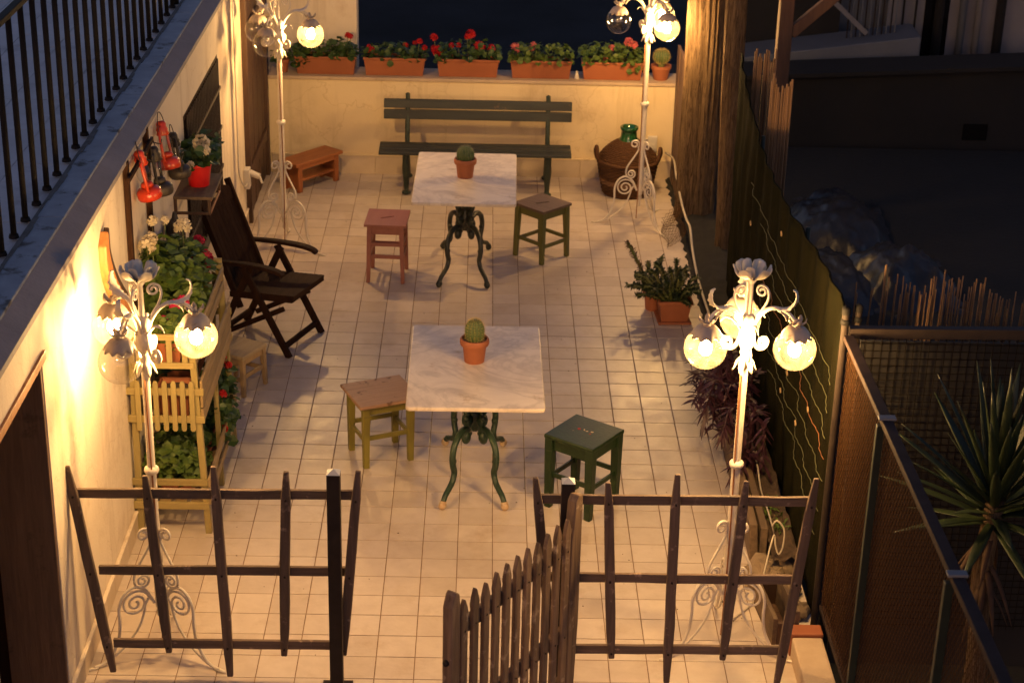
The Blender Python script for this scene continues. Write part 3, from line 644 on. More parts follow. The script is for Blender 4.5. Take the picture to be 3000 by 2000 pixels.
def table(cx, cy, w_, d, iron, foot, label, rz=0, H=.757):
    t = thing('marble_table', label, 'table', (cx, cy, 0), rz, 'marble tables on cast iron legs')
    r = .028; poly = []
    for sx, sy, a0 in ((1,1,0),(-1,1,PI/2),(-1,-1,PI),(1,-1,1.5*PI)):
        for k in range(5): a = a0+k*PI/8; poly.append((sx*(w_/2-r)+r*math.cos(a), sy*(d/2-r)+r*math.sin(a)))
    mb = MB(); mb.prism(poly, (0,0,H-.013), (1,0,0), (0,1,0), .026); mb.build('marble_top', 'marble', t, bevel=.007)
    ang = math.atan2(.43, .19)
    link('column', once('tcol'+iron, f_tcol, True), iron, t)
    for k, a in enumerate((ang, PI-ang, PI+ang, -ang)):
        l_ = link('leg', once('tleg'+iron, f_tleg, True), iron, t); l_.rotation_euler = (0,0,a); l_.scale = (1.08,1,1)
        link('foot', once('tfoot'+foot, f_tfoot, True), foot, l_)
        b_ = link('bracket', once('tbr'+iron, f_tbr, True), iron, t); b_.rotation_euler = (0,0,(.80, PI-.80, PI+.80, -.80)[k])
table(.485, .60, .80, 1.20, 'green_iron', 'chip_white', 'front marble topped table with green cast iron legs and chipped pale feet', rz=.006)
table(.375, 4.13, .79, 1.24, 'black_iron', 'black_iron', 'rear marble topped table with black cast iron legs in front of the bench', rz=-.012)

# ------------------------------------------------------------------ cactus pots
def pot(t, r, h, mat='terra', off=(0,0,0)):
    mb = MB(); mb.lathe([(.001,0),(r*.70,0),(r*.84,h*.70),(r*.86,h*.72),(r*.99,h*.73),(r*1.03,h*.80),(r*1.03,h*.94),(r*.97,h),(r*.88,h),(r*.86,h*.86),(.001,h*.86)], 28, off); mb.build('pot', mat, t, autos=40)
def soil(t, r, z, off=(0,0,0)):
    mb = MB(); mb.lathe([(.001,z+.006),(r*.5,z+.008),(r,z)], 16, off); mb.build('soil', 'soil', t, smooth=True)
def ball_cactus(t, c, r, h, ribs, spine, n_sp):
    c = Vector(c)
    mb = MB(); n_ = ribs*4
    prof = [(r*math.sin(PI*i/14)**.8 if 0 < i < 14 else .0005, h*.5-h*.5*math.cos(PI*i/14)) for i in range(15)]
    mb.lathe(prof, n_, c, mod=lambda rr, z, a: (rr*(1+.10*math.cos(ribs*a)), z)); mb.build('cactus_body', 'cactus', t, smooth=True)
    sp = MB()
    for k in range(ribs):
        a = 2*PI*k/ribs
        for i in range(2, 14):
            rr, z = prof[i]; rr *= 1.10; p = c+Vector((rr*math.cos(a), rr*math.sin(a), z)); out = Vector((math.cos(a), math.sin(a), (z-h*.4)/h*2)).normalized()
            for _ in range(n_sp):
                d = (out+Vector((random.uniform(-.8,.8), random.uniform(-.8,.8), random.uniform(-.6,.8)))).normalized()
                q = p+d*random.uniform(.010,.022); s, u = frame(d); sp.add([p-s*.0009, p+s*.0009, p+u*.0012, q], [(0,1,3),(1,2,3),(2,0,3)])
    sp.build('spines', spine, t, kind='stuff')
t = thing('potted_cactus', 'yellow spined barrel cactus in terracotta pot on the front marble table', 'cactus', (.475,.66,.757))
pot(t, .086, .150); soil(t, .072, .132); ball_cactus(t, (0,0,.115), .054, .155, 16, 'spine', 4)
t = thing('potted_cactus', 'dark green round cactus in terracotta pot on the rear marble table', 'cactus', (.37,4.14,.757))
pot(t, .086, .150); soil(t, .072, .132); ball_cactus(t, (0,0,.115), .062, .130, 16, 'spine_pale', 3)

# ------------------------------------------------------------------ stools
def stool(name, loc, rz, w_, d, H, seat, leg, label, splay=.02, lw=.038, apron=.07, str_z=(.17,), slot=None, over=.02, thick=.024, cat='stool', group='wooden stools'):
    t = thing(name, label, cat, loc, rz, group)
    if slot:
        # seat plate cut by a hand slot: four pieces round the hole
        a = slot; L, W = .055, .009; c, s = math.cos(a), math.sin(a)
        P = lambda u, v: (u*c-v*s, u*s+v*c)
        hx, hy = w_/2, d/2; outer = [(-hx,-hy),(hx,-hy),(hx,hy),(-hx,hy)]; inner = [P(-L,-W),P(L,-W),P(L,W),P(-L,W)]
        mb = MB(); vs = []; z0, z1 = H-thick, H
        for z in (z0, z1):
            for p in outer+inner: vs.append((p[0], p[1], z))
        fs = []
        for k in range(4):
            q = (k+1) % 4
            fs += [(8+k, 8+q, 12+q, 12+k), (q, k, 4+k, 4+q), (k, q, 8+q, 8+k), (4+q, 4+k, 12+k, 12+q)]
        mb.add(vs, fs)
    else:
        mb = MB(); mb.box(-w_/2, w_/2, -d/2, d/2, H-thick, H)
    mb.build('seat', seat, t, bevel=.006)
    tx, ty = w_/2-over-lw/2, d/2-over-lw/2; bx, by = tx+splay, ty+splay
    corners = [(1,1),(-1,1),(-1,-1),(1,-1)]
    for sx, sy in corners:
        mb = MB(); zt = H-thick-.0005; zm = zt-apron
        mb.bar((sx*bx,sy*by,0), (sx*(tx+splay*.15),sy*(ty+splay*.15),zm), lw*.78, lw*.78, (0,1,0), lw, lw); mb.bar((sx*(tx+splay*.15),sy*(ty+splay*.15),zm), (sx*tx,sy*ty,zt), lw, lw, (0,1,0))
        mb.build('leg', leg, t, bevel=.003)
    za = H-thick-apron/2-.001
    for k in range(4):
        a, b = corners[k], corners[(k+1) % 4]
        A = Vector((a[0]*tx, a[1]*ty, za)); B = Vector((b[0]*tx, b[1]*ty, za)); dr = (B-A).normalized()*lw*.48
        mb = MB(); mb.bar(A+dr, B-dr, .016, apron-.004); mb.build('apron', leg, t, bevel=.002)
        for z in str_z:
            z2 = z-.02*(k % 2); f = 1-z2/H; A = Vector((a[0]*(tx+splay*f), a[1]*(ty+splay*f), z2)); B = Vector((b[0]*(tx+splay*f), b[1]*(ty+splay*f), z2)); dr = (B-A).normalized()*lw*.40
            mb = MB(); mb.bar(A+dr, B-dr, .014, .030); mb.build('stretcher', leg, t, bevel=.002)
    return t
stool('stool', (1.135,.275,0), rad(-36), .345, .345, .485, 'w_greens', 'w_greens', 'bottle green stool right of the front marble table', .0, .052, .075, (.22,), None, .004, .026)
# remains of painted stencil marks on the seat of the green stool
gs = [o for o in bpy.data.objects if o.name.startswith('stool') and o.parent is None][0]
for k, (x, y, w_, h, mt_) in enumerate(((-.045,.0,.022,.030,'f_red'),(-.012,.006,.010,.034,'chip_white'),(.012,.0,.020,.012,'chip_white'),(.040,.010,.024,.020,'chip_white'),(.044,-.018,.012,.010,'f_red'))):
    mb = MB(); mb.prism([(w_/2*random.uniform(.5,1.1)*math.cos(a), h/2*random.uniform(.5,1.1)*math.sin(a)) for a in [2*PI*i/9 for i in range(9)]], (x,y+.01,.4858), (.8,.6,0), (-.6,.8,0), .0012); mb.build('paint_mark', mt_, gs)
stool('stool', (-.105,.875,0), rad(24), .40, .37, .445, 'w_seat', 'w_olive', 'stool with bare wooden seat and yellow green legs beside the front table', .0, .045, .065, (.20,), None, .03, .022)
stool('stool', (-.225,3.935,0), rad(-3), .325, .37, .485, 'w_pink', 'w_pink', 'faded pink stool with a hand slot left of the rear table', .012, .036, .07, (.215,.315), rad(28), .022, .020)
stool('stool', (.99,4.435,0), rad(-45), .335, .335, .455, 'w_seat2', 'w_olive2', 'moss green stool with grey brown slotted seat right of the rear table', .012, .042, .065, (.165,), rad(68), .012, .022)
stool('low_stool', (-1.115,1.845,0), rad(62), .28, .27, .30, 'straw', 'w_natural', 'small pale straw seat stool at the far end of the plant stand', .01, .034, .045, (.14,), None, .006, .03)

# ------------------------------------------------------------------ low bench and park bench
t = thing('low_bench', 'low orange brown wooden bench against the parapet near the brown door', 'bench', (-1.02,6.10,0), rad(50))
mb = MB(); mb.box(-.29, .29, -.115, .115, .245, .275); mb.build('seat', 'w_orange', t, bevel=.004)
for s in (-1, 1):
    for q in (-1, 1):
        mb = MB(); mb.bar((s*.225,q*.085,0), (s*.225,q*.085,.2445), .05, .028, (0,1,0)); mb.build('leg', 'w_orange_z', t, bevel=.003)
    mb = MB(); mb.box(s*.225-.012, s*.225+.012, -.070, .070, .02, .2445); mb.build('end_panel', 'w_orange_z', t, bevel=.002)
mb = MB(); mb.box(-.212, .212, -.085, .085, .095, .115); mb.build('shelf', 'w_orange', t, bevel=.003)
mb = MB(); mb.box(-.20, .20, -.098, -.080, .205, .2445); mb.build('apron', 'w_orange', t, bevel=.003)

BO = (.44, 6.0, 0)
t = thing('park_bench', 'dark green slatted park bench with cast iron legs along the parapet', 'bench', BO)
for k, (y0, y1, z) in enumerate(((5.745,5.835,.43),(5.845,5.935,.435),(5.945,6.035,.435))):
    mb = MB(BO); n_ = 9
    mb.box(-.40, 1.275, y0, y1, z-.03, z); mb.build('seat_slat', 'w_bench', t, bevel=.007)
for k, (z0, z1) in enumerate(((.605,.685),(.70,.775))):
    mb = MB(BO); off = .02*k
    mb.add([(-.375,6.150+off,z0),(1.285,6.150+off,z0),(1.285,6.182+off,z0),(-.375,6.182+off,z0),(-.375,6.165+off,z1),(1.285,6.165+off,z1),(1.285,6.197+off,z1),(-.375,6.197+off,z1)], [(3,2,1,0),(4,5,6,7),(0,1,5,4),(1,2,6,5),(2,3,7,6),(3,0,4,7)])
    mb.build('back_slat', 'w_bench', t, bevel=.006)
for x in (-.165, 1.075):
    mb = MB(BO)
    mb.tube(smooth_path([(x,6.36,.012),(x,6.30,.05),(x,6.22,.18),(x,6.13,.33),(x,6.13,.46),(x,6.165,.60),(x,6.205,.74),(x,6.215,.815)], 6), [.024-.0001*i for i in range(43)], 10)
    mb.tube(smooth_path([(x,5.89,.012),(x,5.905,.06),(x,5.885,.15),(x,5.845,.26),(x,5.825,.35),(x,5.85,.405)], 6), [.028,.026,.024,.022,.022,.022,.022,.023,.024,.025,.026,.027,.028,.03,.031,.033,.034,.034,.034,.033,.032,.03,.03,.03,.03,.03,.03,.03,.03,.03,.03], 10)
    mb.bar((x,5.76,.383), (x,6.14,.388), .045, .032); mb.sphere((x,5.885,.02), .040, 10, 6, (1,1.1,.5)); mb.sphere((x,6.35,.02), .040, 10, 6, (1,1.1,.5)); mb.sphere((x,6.215,.815), .0215, 10, 8, (1,1,.7))
    mb.tube(smooth_path([(x,5.85,.30),(x,5.95,.24),(x,6.05,.26),(x,6.13,.32)], 5), .014, 8)
    mb.build('cast_iron_leg', 'bench_iron', t, smooth=True)

# ------------------------------------------------------------------ dark folding armchair
CO = Vector((-.98, 2.66, 0)); f_ = Vector((.924,-.383,0)); s_ = Vector((.383,.924,0))
def CP(fr, sd, z): return CO+f_*fr+s_*sd+Vector((0,0,z))
t = thing('folding_armchair', 'dark wooden high backed folding armchair with arms beside the plant stand', 'chair', tuple(CO))
for sd in (-1, 1):
    q = sd*.245
    mb = MB(CO); mb.bar(CP(.265,q,0), CP(-.085,q,.625), .026, .048, f_); mb.build('front_leg', 'w_dark', t, bevel=.004)
    q2 = sd*.215
    mb = MB(CO); mb.bar(CP(-.34,q2,0), CP(-.035,q2,.625), .026, .048, f_); mb.build('rear_leg', 'w_dark', t, bevel=.004)
    mb = MB(CO); pts = smooth_path([CP(-.32,sd*.25,.632),(CP(-.10,sd*.25,.648)),CP(.08,sd*.25,.650),CP(.19,sd*.25,.636),CP(.235,sd*.25,.612)], 5)
    mb.strip(pts, [.042+.018*math.sin(PI*i/len(pts)) for i in range(len(pts))], s_, .026); mb.build('armrest', 'w_dark', t, bevel=.006)
    mb = MB(CO); mb.bar(CP(.285,sd*.215,.430), CP(-.21,sd*.215,.395), .024, .042); mb.build('seat_rail', 'w_dark', t, bevel=.003)
    mb = MB(CO); mb.bar(CP(-.135,sd*.210,.30), CP(-.455,sd*.210,1.085), .024, .046, f_); mb.build('back_stile', 'w_dark', t, bevel=.004)
    mb = MB(CO); mb.bar(CP(.20,sd*.19,.34), CP(-.24,sd*.19,.10), .022, .036); mb.build('brace', 'w_dark', t, bevel=.003)
for k in range(13):
    fr = .285-k*.039
    mb = MB(CO); mb.bar(CP(fr,-.228,.457-.0030*k), CP(fr,.228,.457-.0030*k), .0375, .014); mb.build('seat_slat', 'w_dark_y', t, bevel=.003)
for k in range(9):
    sd = -.176+k*.044
    mb = MB(CO); mb.bar(CP(-.19,sd,.42), CP(-.420,sd,.985), .0425, .012, f_); mb.build('back_slat', 'w_dark', t, bevel=.002)
mb = MB(CO); u_ = (CP(-.455,0,1.085)-CP(-.135,0,.30)).normalized(); o_ = CP(-.422,0,.995)
mb.prism([(-.198,-.045)]+[(-.198+.396*i/12, .045+.045*math.sin(PI*i/12)) for i in range(13)]+[(.198,-.045)]+[(.055-.110*i/8, .030+.018*math.sin(PI*i/8)*0) for i in range(0)], o_, s_, u_, .024)
mb.build('head_rail', 'w_dark', t, bevel=.004)
mb = MB(CO); mb.prism([(.05*math.cos(a), .013*math.sin(a)) for a in [2*PI*i/14 for i in range(14)]], o_+u_*.035+f_*.011, s_, u_, .006); mb.build('hand_hole', 'w_natural', t)
mb = MB(CO); mb.bar(CP(-.186,-.2,.405), CP(-.186,.2,.405), .03, .04); mb.build('lower_back_rail', 'w_dark_y', t, bevel=.003)
for (fr, z, h) in ((.225,.075,.04),(-.29,.10,.036),(.285,.432,.03)):
    mb = MB(CO); mb.bar(CP(fr,-.235,z), CP(fr,.235,z), .024, h); mb.build('cross_rail', 'w_dark_y', t, bevel=.003)

# ------------------------------------------------------------------ wicker demijohn basket
t = thing('wicker_basket', 'brown wicker demijohn basket with two loop handles in the back right corner', 'basket', (1.79,6.06,0))
def weave(mb, prof, n=44):
    for i in range(len(prof)-1): pass
    # coiled rows of cane, each row its own roll
    L = [0]
    for (r0, z0), (r1, z1) in zip(prof, prof[1:]): L.append(L[-1]+math.hypot(r1-r0, z1-z0))
    nr = max(1, round(L[-1]/.017))
    def at(u):
        for k in range(len(prof)-1):
            if u <= L[k+1]: f = (u-L[k])/max(1e-6, L[k+1]-L[k]); return prof[k][0]+(prof[k+1][0]-prof[k][0])*f, prof[k][1]+(prof[k+1][1]-prof[k][1])*f
        return prof[-1]
    for q in range(nr):
        r, z = at(L[-1]*(q+.5)/nr)
        if r < .07: continue
        mb.tube([((r+.004*math.sin(18*a+q*PI))*math.cos(a), (r+.004*math.sin(18*a+q*PI))*math.sin(a), z) for a in [2*PI*i/90 for i in range(91)]], .0088, 6, False)
body = [(.001,.004),(.20,.004)]+[(.205+.062*(z/.30)**.8, z) for z in [i*.011 for i in range(1, 28)]]
mb = MB(); mb.lathe([(.001,.004),(.20,.006)]+[(r-.006,z) for r, z in body[2:]]+[(.24,.34),(.18,.41),(.10,.465),(.07,.48)], 40); mb.build('inner_lining', 'wicker', t, smooth=True)
mb = MB(); weave(mb, body[:12]); mb.build('lower_weave', 'wicker', t, smooth=True)
mb = MB(); weave(mb, body[11:16]); mb.build('pale_band', 'wicker2', t, smooth=True)
mb = MB(); weave(mb, body[15:]); mb.build('upper_weave', 'wicker', t, smooth=True)
mb = MB(); mb.lathe([(.266,.292),(.282,.302),(.282,.318),(.266,.326),(.255,.32)], 44); mb.build('rim', 'wicker', t, smooth=True)
mb = MB(); weave(mb, [(.262,.312),(.250,.335),(.235,.360),(.215,.385),(.190,.410),(.162,.435),(.130,.457),(.100,.475),(.082,.485)]); mb.build('shoulder', 'wicker', t, smooth=True)
for a in (PI+.15, -.25):
    d = Vector((math.cos(a), math.sin(a), 0)); s = Vector((-math.sin(a), math.cos(a), 0))
    mb = MB(); mb.tube(smooth_path([d*.265-s*.055+Vector((0,0,.30)), d*.285-s*.055+Vector((0,0,.37)), d*.285-s*.02+Vector((0,0,.425)), d*.285+s*.02+Vector((0,0,.425)), d*.285+s*.055+Vector((0,0,.37)), d*.265+s*.055+Vector((0,0,.30))], 5), .016, 8); mb.build('handle', 'wicker', t, smooth=True)
mb = MB(); mb.lathe([(.088,.455),(.085,.49),(.074,.515),(.070,.545),(.070,.575),(.080,.585),(.081,.605),(.073,.61),(.060,.605),(.056,.50)], 28)
o = mb.build('demijohn', 'bottle', None, smooth=True, loc=(1.79,6.06,0)); tag(o, 'green glass demijohn with its neck sticking out of the wicker basket', 'bottle')

# sockets
t = thing('socket_box', 'small pale electrical socket box low on the parapet behind the basket', 'socket', (2.035,6.44,.34))
mb = MB(); mb.box(-.042,.042,-.035,.009,-.07,.07); mb.build('box', 'plug', t, bevel=.006); mb = MB(); mb.box(-.03,.03,-.040,-.0355,-.05,.005); mb.build('cover', 'plug', t, bevel=.004)
t = thing('wall_socket', 'white outdoor socket with plug low beside the brown door', 'socket', (WX,4.96,.46))
mb = MB(); mb.box(.0,.05,-.05,.05,-.11,.06); mb.build('box', 'plug', t, bevel=.008)
mb = MB(); mb.tube([(.05,0,.02),(.13,-.02,-.005)], [.028,.024], 12); mb.tube([(.13,-.02,-.005),(.15,-.025,-.06)], .010, 8); mb.build('plug', 'plug', t, autos=40)
mb = MB(); mb.tube(smooth_path([(WX+.006,4.62,2.10),(WX+.006,4.63,1.6),(WX+.008,4.62,1.0),(WX+.006,4.63,.6),(WX+.02,4.80,.42),(WX+.03,4.92,.40)], 6), .0065, 6)
tag(mb.build('wall_cable', 'plug', smooth=True), 'thin pale cable running down the wall between window and door', 'cable')

# ------------------------------------------------------------------ plants
def leaf_round(mb, p, d, nrm, r):               # lobed geranium leaf
    d = d.normalized(); s = d.cross(nrm).normalized(); n2 = s.cross(d).normalized(); k = 9; vs = [p]
    for i in range(k):
        a = -2.5+5.0*i/(k-1); rr = r*(1.0 if i % 2 == 0 else .82)*random.uniform(.9,1.08)
        vs.append(p+d*(rr*math.cos(a)+r*.45)+s*rr*math.sin(a)+n2*r*.28*(abs(math.sin(a))))
    mb.add(vs, [(0, i, i+1) for i in range(1, k)])
def foliage(mb, n, box, r, jit=1.0):
    for _ in range(n):
        x = random.uniform(-1,1); y = random.uniform(-1,1); z = random.random()
        if x*x*.5+y*y*.35+z*z*.35 > 1: continue
        p = Vector((box[0]+x*box[3], box[1]+y*box[4], box[2]+z*box[5]*(1-.35*abs(x)**3)))
        nrm = Vector((x*.6+random.uniform(-.5,.5), y*.6-.3+random.uniform(-.5,.5), .8+random.uniform(-.3,.4))).normalized()
        d = Vector((random.uniform(-1,1), random.uniform(-1,1), random.uniform(-.4,.2)))
        leaf_round(mb, p, d, nrm, r*random.uniform(.65,1.2))
def umbel(mb, c, r, n=26):
    c = Vector(c)
    for k in range(n):
        t_ = math.acos(1-1.6*random.random()); a = random.uniform(0, 2*PI)
        d = Vector((math.sin(t_)*math.cos(a), math.sin(t_)*math.sin(a), math.cos(t_))); p = c+d*r*random.uniform(.75,1)
        s, u = frame(d)
        for q in range(4):
            an = q*PI/2+random.uniform(-.4,.4); e = (s*math.cos(an)+u*math.sin(an)); e2 = (s*math.cos(an+.9)+u*math.sin(an+.9)); L = r*.52
            mb.add([p, p+e*L+d*L*.2, p+(e+e2)*L*.72+d*L*.35, p+e2*L+d*L*.2], [(0,1,2,3)])
def flowers(t, items, mat, base_z, parent_c):
    mb = MB(); st = MB()
    for (x, y, z, r) in items:
        umbel(mb, (x, y, z), r)
        st.tube(smooth_path([(x*.85+random.uniform(-.02,.02), y*.7, base_z), (x*.95, y*.9, (base_z+z)/2), (x, y, z)], 4), .003, 5, False)
    mb.build('flower_heads', mat, t, kind='stuff'); st.build('flower_stems', 'stem', t, kind='stuff')
def window_box(x0, x1, label, blooms, mat, dens=230, lift=.13, seed=0, leaf='leaf_dark', drop=0):
    random.seed(100+seed)
    cx = (x0+x1)/2; w_ = x1-x0; t = thing('flower_box', label, 'flower box', (cx,6.575,.898), 0, 'terracotta flower boxes on the parapet')
    H, hb, ht, db, dt = .165, w_/2-.022, w_/2, .065, .085
    def ring(hx, hy, z): return [(-hx,-hy,z),(hx,-hy,z),(hx,hy,z),(-hx,hy,z)]
    vs = ring(hb,db,0)+ring(ht-.004,dt-.004,H-.022)+ring(ht+.004,dt+.004,H-.020)+ring(ht+.004,dt+.004,H)+ring(ht-.010,dt-.010,H)+ring(ht-.014,dt-.014,H-.03)
    fs = [(3,2,1,0)]
    for k in range(5):
        for q in range(4): fs.append((k*4+q, k*4+(q+1) % 4, k*4+4+(q+1) % 4, k*4+4+q))
    fs.append((20,21,22,23))
    mb = MB(); mb.add(vs, fs); mb.build('box', 'terra2', t, bevel=.003)
    mb = MB(); mb.add(ring(ht-.016,dt-.016,H-.022), [(0,1,2,3)]); mb.build('soil', 'soil', t)
    mb = MB(); foliage(mb, dens, (0,0,H-.02,w_*.52,.11,lift), .030)
    if drop: foliage(mb, 30, (drop*w_*.42,-.07,H-.10,.07,.03,.12), .030)
    mb.build('foliage', leaf, t, kind='stuff')
    flowers(t, [(bx-cx, random.uniform(-.05,.04), bz-.898, br) for bx, bz, br in blooms], mat, H, None)
window_box(-1.185,-.640,'leftmost long flower box with one red bloom below the peach wall end', [(-.715,1.235,.026),(-.69,1.225,.02)], 'f_red', 300, .15, 1, drop=-1)
window_box(-.572,-.022,'flower box with a dark stained patch on its front and small scattered red blooms', [(-.51,1.12,.030),(-.53,1.135,.02),(-.20,1.16,.022),(-.12,1.185,.018),(-.075,1.205,.024),(-.03,1.15,.022)], 'f_red', 210, .12, 2)
window_box(.080,.635,'middle flower box with the brightest red geranium blooms', [(.05,1.23,.030),(.085,1.115,.042),(.055,1.125,.03),(.375,1.265,.038),(.35,1.255,.024),(.45,1.17,.040),(.48,1.155,.03),(.565,1.15,.032),(.27,1.175,.022),(.21,1.18,.022)], 'f_red', 250, .16, 3)
window_box(.735,1.285,'flower box with a few salmon blooms, fourth along the parapet', [(.775,1.165,.034),(.80,1.155,.026),(.94,1.18,.026),(.925,1.165,.022)], 'f_pink', 230, .15, 4, 'leaf_ger')
window_box(1.375,1.925,'flower box with tall pink blooms and leaves spilling over, fifth along the parapet', [(1.79,1.225,.036),(1.835,1.205,.032),(1.65,1.175,.028),(1.63,1.165,.02),(1.585,1.085,.022)], 'f_pink', 300, .17, 5, 'leaf_ger', drop=1)
# stained patch on the second box
mb = MB(); mb.sphere((0,0,0), .030, 12, 8, (1,.12,1.0), .3)
o = mb.build('stain_patch', 'leaf_dark', None, loc=(-.335,6.487,1.012)); tag(o, 'small dark stain patch on the front of the second flower box', 'leaf')
random.seed(21)
t = thing('potted_cactus', 'round fuzzy cactus in a terracotta bowl at the right end of the parapet', 'cactus', (2.09,6.58,.898))
mb = MB(); mb.lathe([(.001,0),(.062,0),(.085,.095),(.094,.10),(.095,.13),(.085,.132),(.080,.115),(.001,.112)], 24); mb.build('bowl', 'terra', t, autos=40)
mb = MB(); mb.lathe([(.028,.112),(.030,.135),(.045,.16)], 12); mb.build('stem', 'stem', t, smooth=True)
ball_cactus(t, (0,0,.145), .066, .125, 18, 'spine', 5)
t = thing('flower_pot', 'small terracotta pot at the far left end of the parapet behind the lamp pole', 'pot', (-1.30,6.575,.898))
pot(t, .062, .12); soil(t, .05, .104); mb = MB(); foliage(mb, 60, (0,0,.10,.09,.08,.10), .026); mb.build('foliage', 'leaf_dark', t, kind='stuff')
t = thing('figurine', 'tiny pale ceramic figurine between the fourth and fifth flower boxes', 'figurine', (1.333,6.53,.898))
mb = MB(); mb.lathe([(.001,0),(.022,0),(.024,.012),(.014,.03),(.017,.045),(.008,.055),(.001,.056)], 12); mb.sphere((0,0,.062), .012, 10, 8); mb.build('body', 'figure', t, smooth=True)

# ------------------------------------------------------------------ plant stand on the left
SO = (-1.25, .45, 0); X0, X1, Y0, Y1 = -1.43, -1.065, -.14, .99
t = thing('plant_stand', 'three tier ochre pine plant stand with picket ends along the left wall', 'plant stand', SO)
def ps(name, fn, mat='w_yellow', bevel=.003, parent=None):
    mb = MB(SO); fn(mb); return mb.build(name, mat, parent or t, bevel=bevel)
for (y, h) in ((Y0,1.235),(Y1,1.225)):
    ps('post', lambda m: m.bar((X1+.025,y,0), (X1-.025,y,h), .036, .036, (0,1,0)))
    ps('post', lambda m: m.bar((X0-.0,y,0), (X0+.01,y,h), .036, .036, (0,1,0)))
ps('post', lambda m: m.bar((X1+.020,.44,0), (X1-.0,.44,.97), .030, .030, (0,1,0)))
for y in (Y0-.021, Y1+.021):      # end rails
    for z, w_ in ((.185,.045),(.335,.040),(.735,.042),(.905,.042)):
        ps('end_rail', lambda m: m.bar((X0-.03,y,z), (X1+.035,y,z), .018, w_), 'w_yellow_x')
    for k in range(7):
        x = X0+.035+k*.050; yy = y+(-.016 if y < 0 else .016)
        poly = [(-.0145,-.14),(-.008,-.152),(.008,-.152),(.0145,-.14),(.0145,.14),(.008,.156),(-.008,.156),(-.0145,.14)]
        ps('picket', lambda m: m.prism(poly, (x,yy,.82), (1,0,0), (0,0,1), .012), bevel=.002)
    for z in (1.065, 1.235):
        ps('end_rail', lambda m: m.bar((X0+.01,y,z), (X1-.01,y,z), .018, .036), 'w_yellow_x')
    for k in range(4):
        x = X0+.05+k*.085; ps('slat', lambda m: m.bar((x,y,1.083), (x+.0,y,1.217), .032, .012, (0,1,0)))
for x, zs in ((X1+.04, ((.215,.05),(.33,.06))), (X1+.022, ((.755,.085),(.850,.085),(.935,.07)))):
    for z, h in zs: ps('side_board', lambda m: m.bar((x,Y0-.02,z), (x-.0,Y1+.02,z), .016, h), 'w_yellow_y')
for z, h in ((1.09,.06),(1.18,.06)):
    ps('side_board', lambda m: m.bar((X1-.018+.012,Y0,z), (X1-.018+.012,Y1,z), .014, h), 'w_yellow_y')
for zt, n_, xa, xb in ((.172,4,X0,X1),(.705,4,X0,X1-.005),(1.045,4,X0+.01,X1-.03)):
    for k in range(n_):
        x = xa+(xb-xa)*(k+.5)/n_; ww = (xb-xa)/n_*.72
        ps('shelf_board', lambda m: m.bar((x,Y0+.0195,zt), (x,Y1-.0195,zt), ww, .014), 'w_yellow_y', .002)
ps('divider', lambda m: (m.box(X0+.03, X1-.07, .30, .315, 1.20, 1.235), m.box(X0+.03, X1-.07, .30, .315, 1.10, 1.13), m.box(X0+.03, X0+.06, .30, .315, 1.06, 1.2345), m.box(X1-.10, X1-.07, .30, .315, 1.06, 1.2345), m.box(-1.28,-1.255,.30,.315,1.13,1.20)), 'w_yellow_x', .002)
def trough(loc, L, W, H, label, mat):
    q = thing('planting_trough', label, 'planter', loc)
    mb = MB()
    vs = []
    for hx, hy, z in ((W/2-.015,L/2-.015,0),(W/2,L/2,H),(W/2-.01,L/2-.01,H),(W/2-.02,L/2-.02,H-.03)): vs += [(-hx,-hy,z),(hx,-hy,z),(hx,hy,z),(-hx,hy,z)]
    fs = [(3,2,1,0),(12,13,14,15)]+[(k*4+a, k*4+(a+1) % 4, k*4+4+(a+1) % 4, k*4+4+a) for k in range(3) for a in range(4)]
    mb.add(vs, fs); mb.build('trough', mat, q, bevel=.003); return q
random.seed(31)
q = trough((-1.25,.16,.180), .48, .24, .10, 'trough of low leafy geranium on the lowest shelf, near end', 'terra')
mb = MB(); foliage(mb, 460, (0,0,.07,.15,.25,.24), .032); mb.build('foliage', 'leaf_ger', q, kind='stuff')
q = trough((-1.22,.70,.180), .46, .24, .12, 'trough of dark geranium with red blooms on the lowest shelf, far end', 'terra')
mb = MB(); foliage(mb, 520, (.05,0,.07,.17,.26,.36), .034); mb.build('foliage', 'leaf_dark', q, kind='stuff')
flowers(q, [(.14,.16,.48,.028),(.18,-.12,.36,.024),(.19,-.18,.16,.020),(.17,.22,.40,.022)], 'f_red', .1, None)
q = trough((-1.22,.02,.713), .22, .20, .15, 'terracotta trough behind the picket end of the middle shelf', 'terra'); soil(q, .09, .125)
q = trough((-1.25,.55,.713), .60, .22, .13, 'long dark trough in the middle of the plant stand', 'terra')
mb = MB(); foliage(mb, 160, (0,0,.09,.10,.3,.12), .035); mb.build('foliage', 'leaf_dark', q, kind='stuff')
q = trough((-1.26,.08,1.053), .38, .22, .12, 'trough with magenta blooms at the near end of the top shelf', 'terra')
mb = MB(); foliage(mb, 260, (0,0,.09,.115,.19,.16), .034); mb.build('foliage', 'leaf_ger', q, kind='stuff')
flowers(q, [(.0,-.10,.225,.022),(.04,.06,.25,.030),(.08,.11,.255,.030)], 'f_magenta', .1, None)
q = trough((-1.25,.66,1.053), .60, .22, .13, 'trough of tall white and crimson geraniums at the far end of the top shelf', 'terra')
mb = MB(); foliage(mb, 560, (-.02,-.02,.09,.16,.34,.30), .040); foliage(mb, 90, (-.12,-.18,.26,.08,.14,.24), .048); mb.build('foliage', 'leaf_ger', q, kind='stuff')
flowers(q, [(-.15,-.30,.52,.044),(-.13,-.26,.55,.034),(-.15,-.10,.60,.028),(-.10,.02,.56,.024),(-.02,.16,.47,.044)], 'f_white', .1, None)
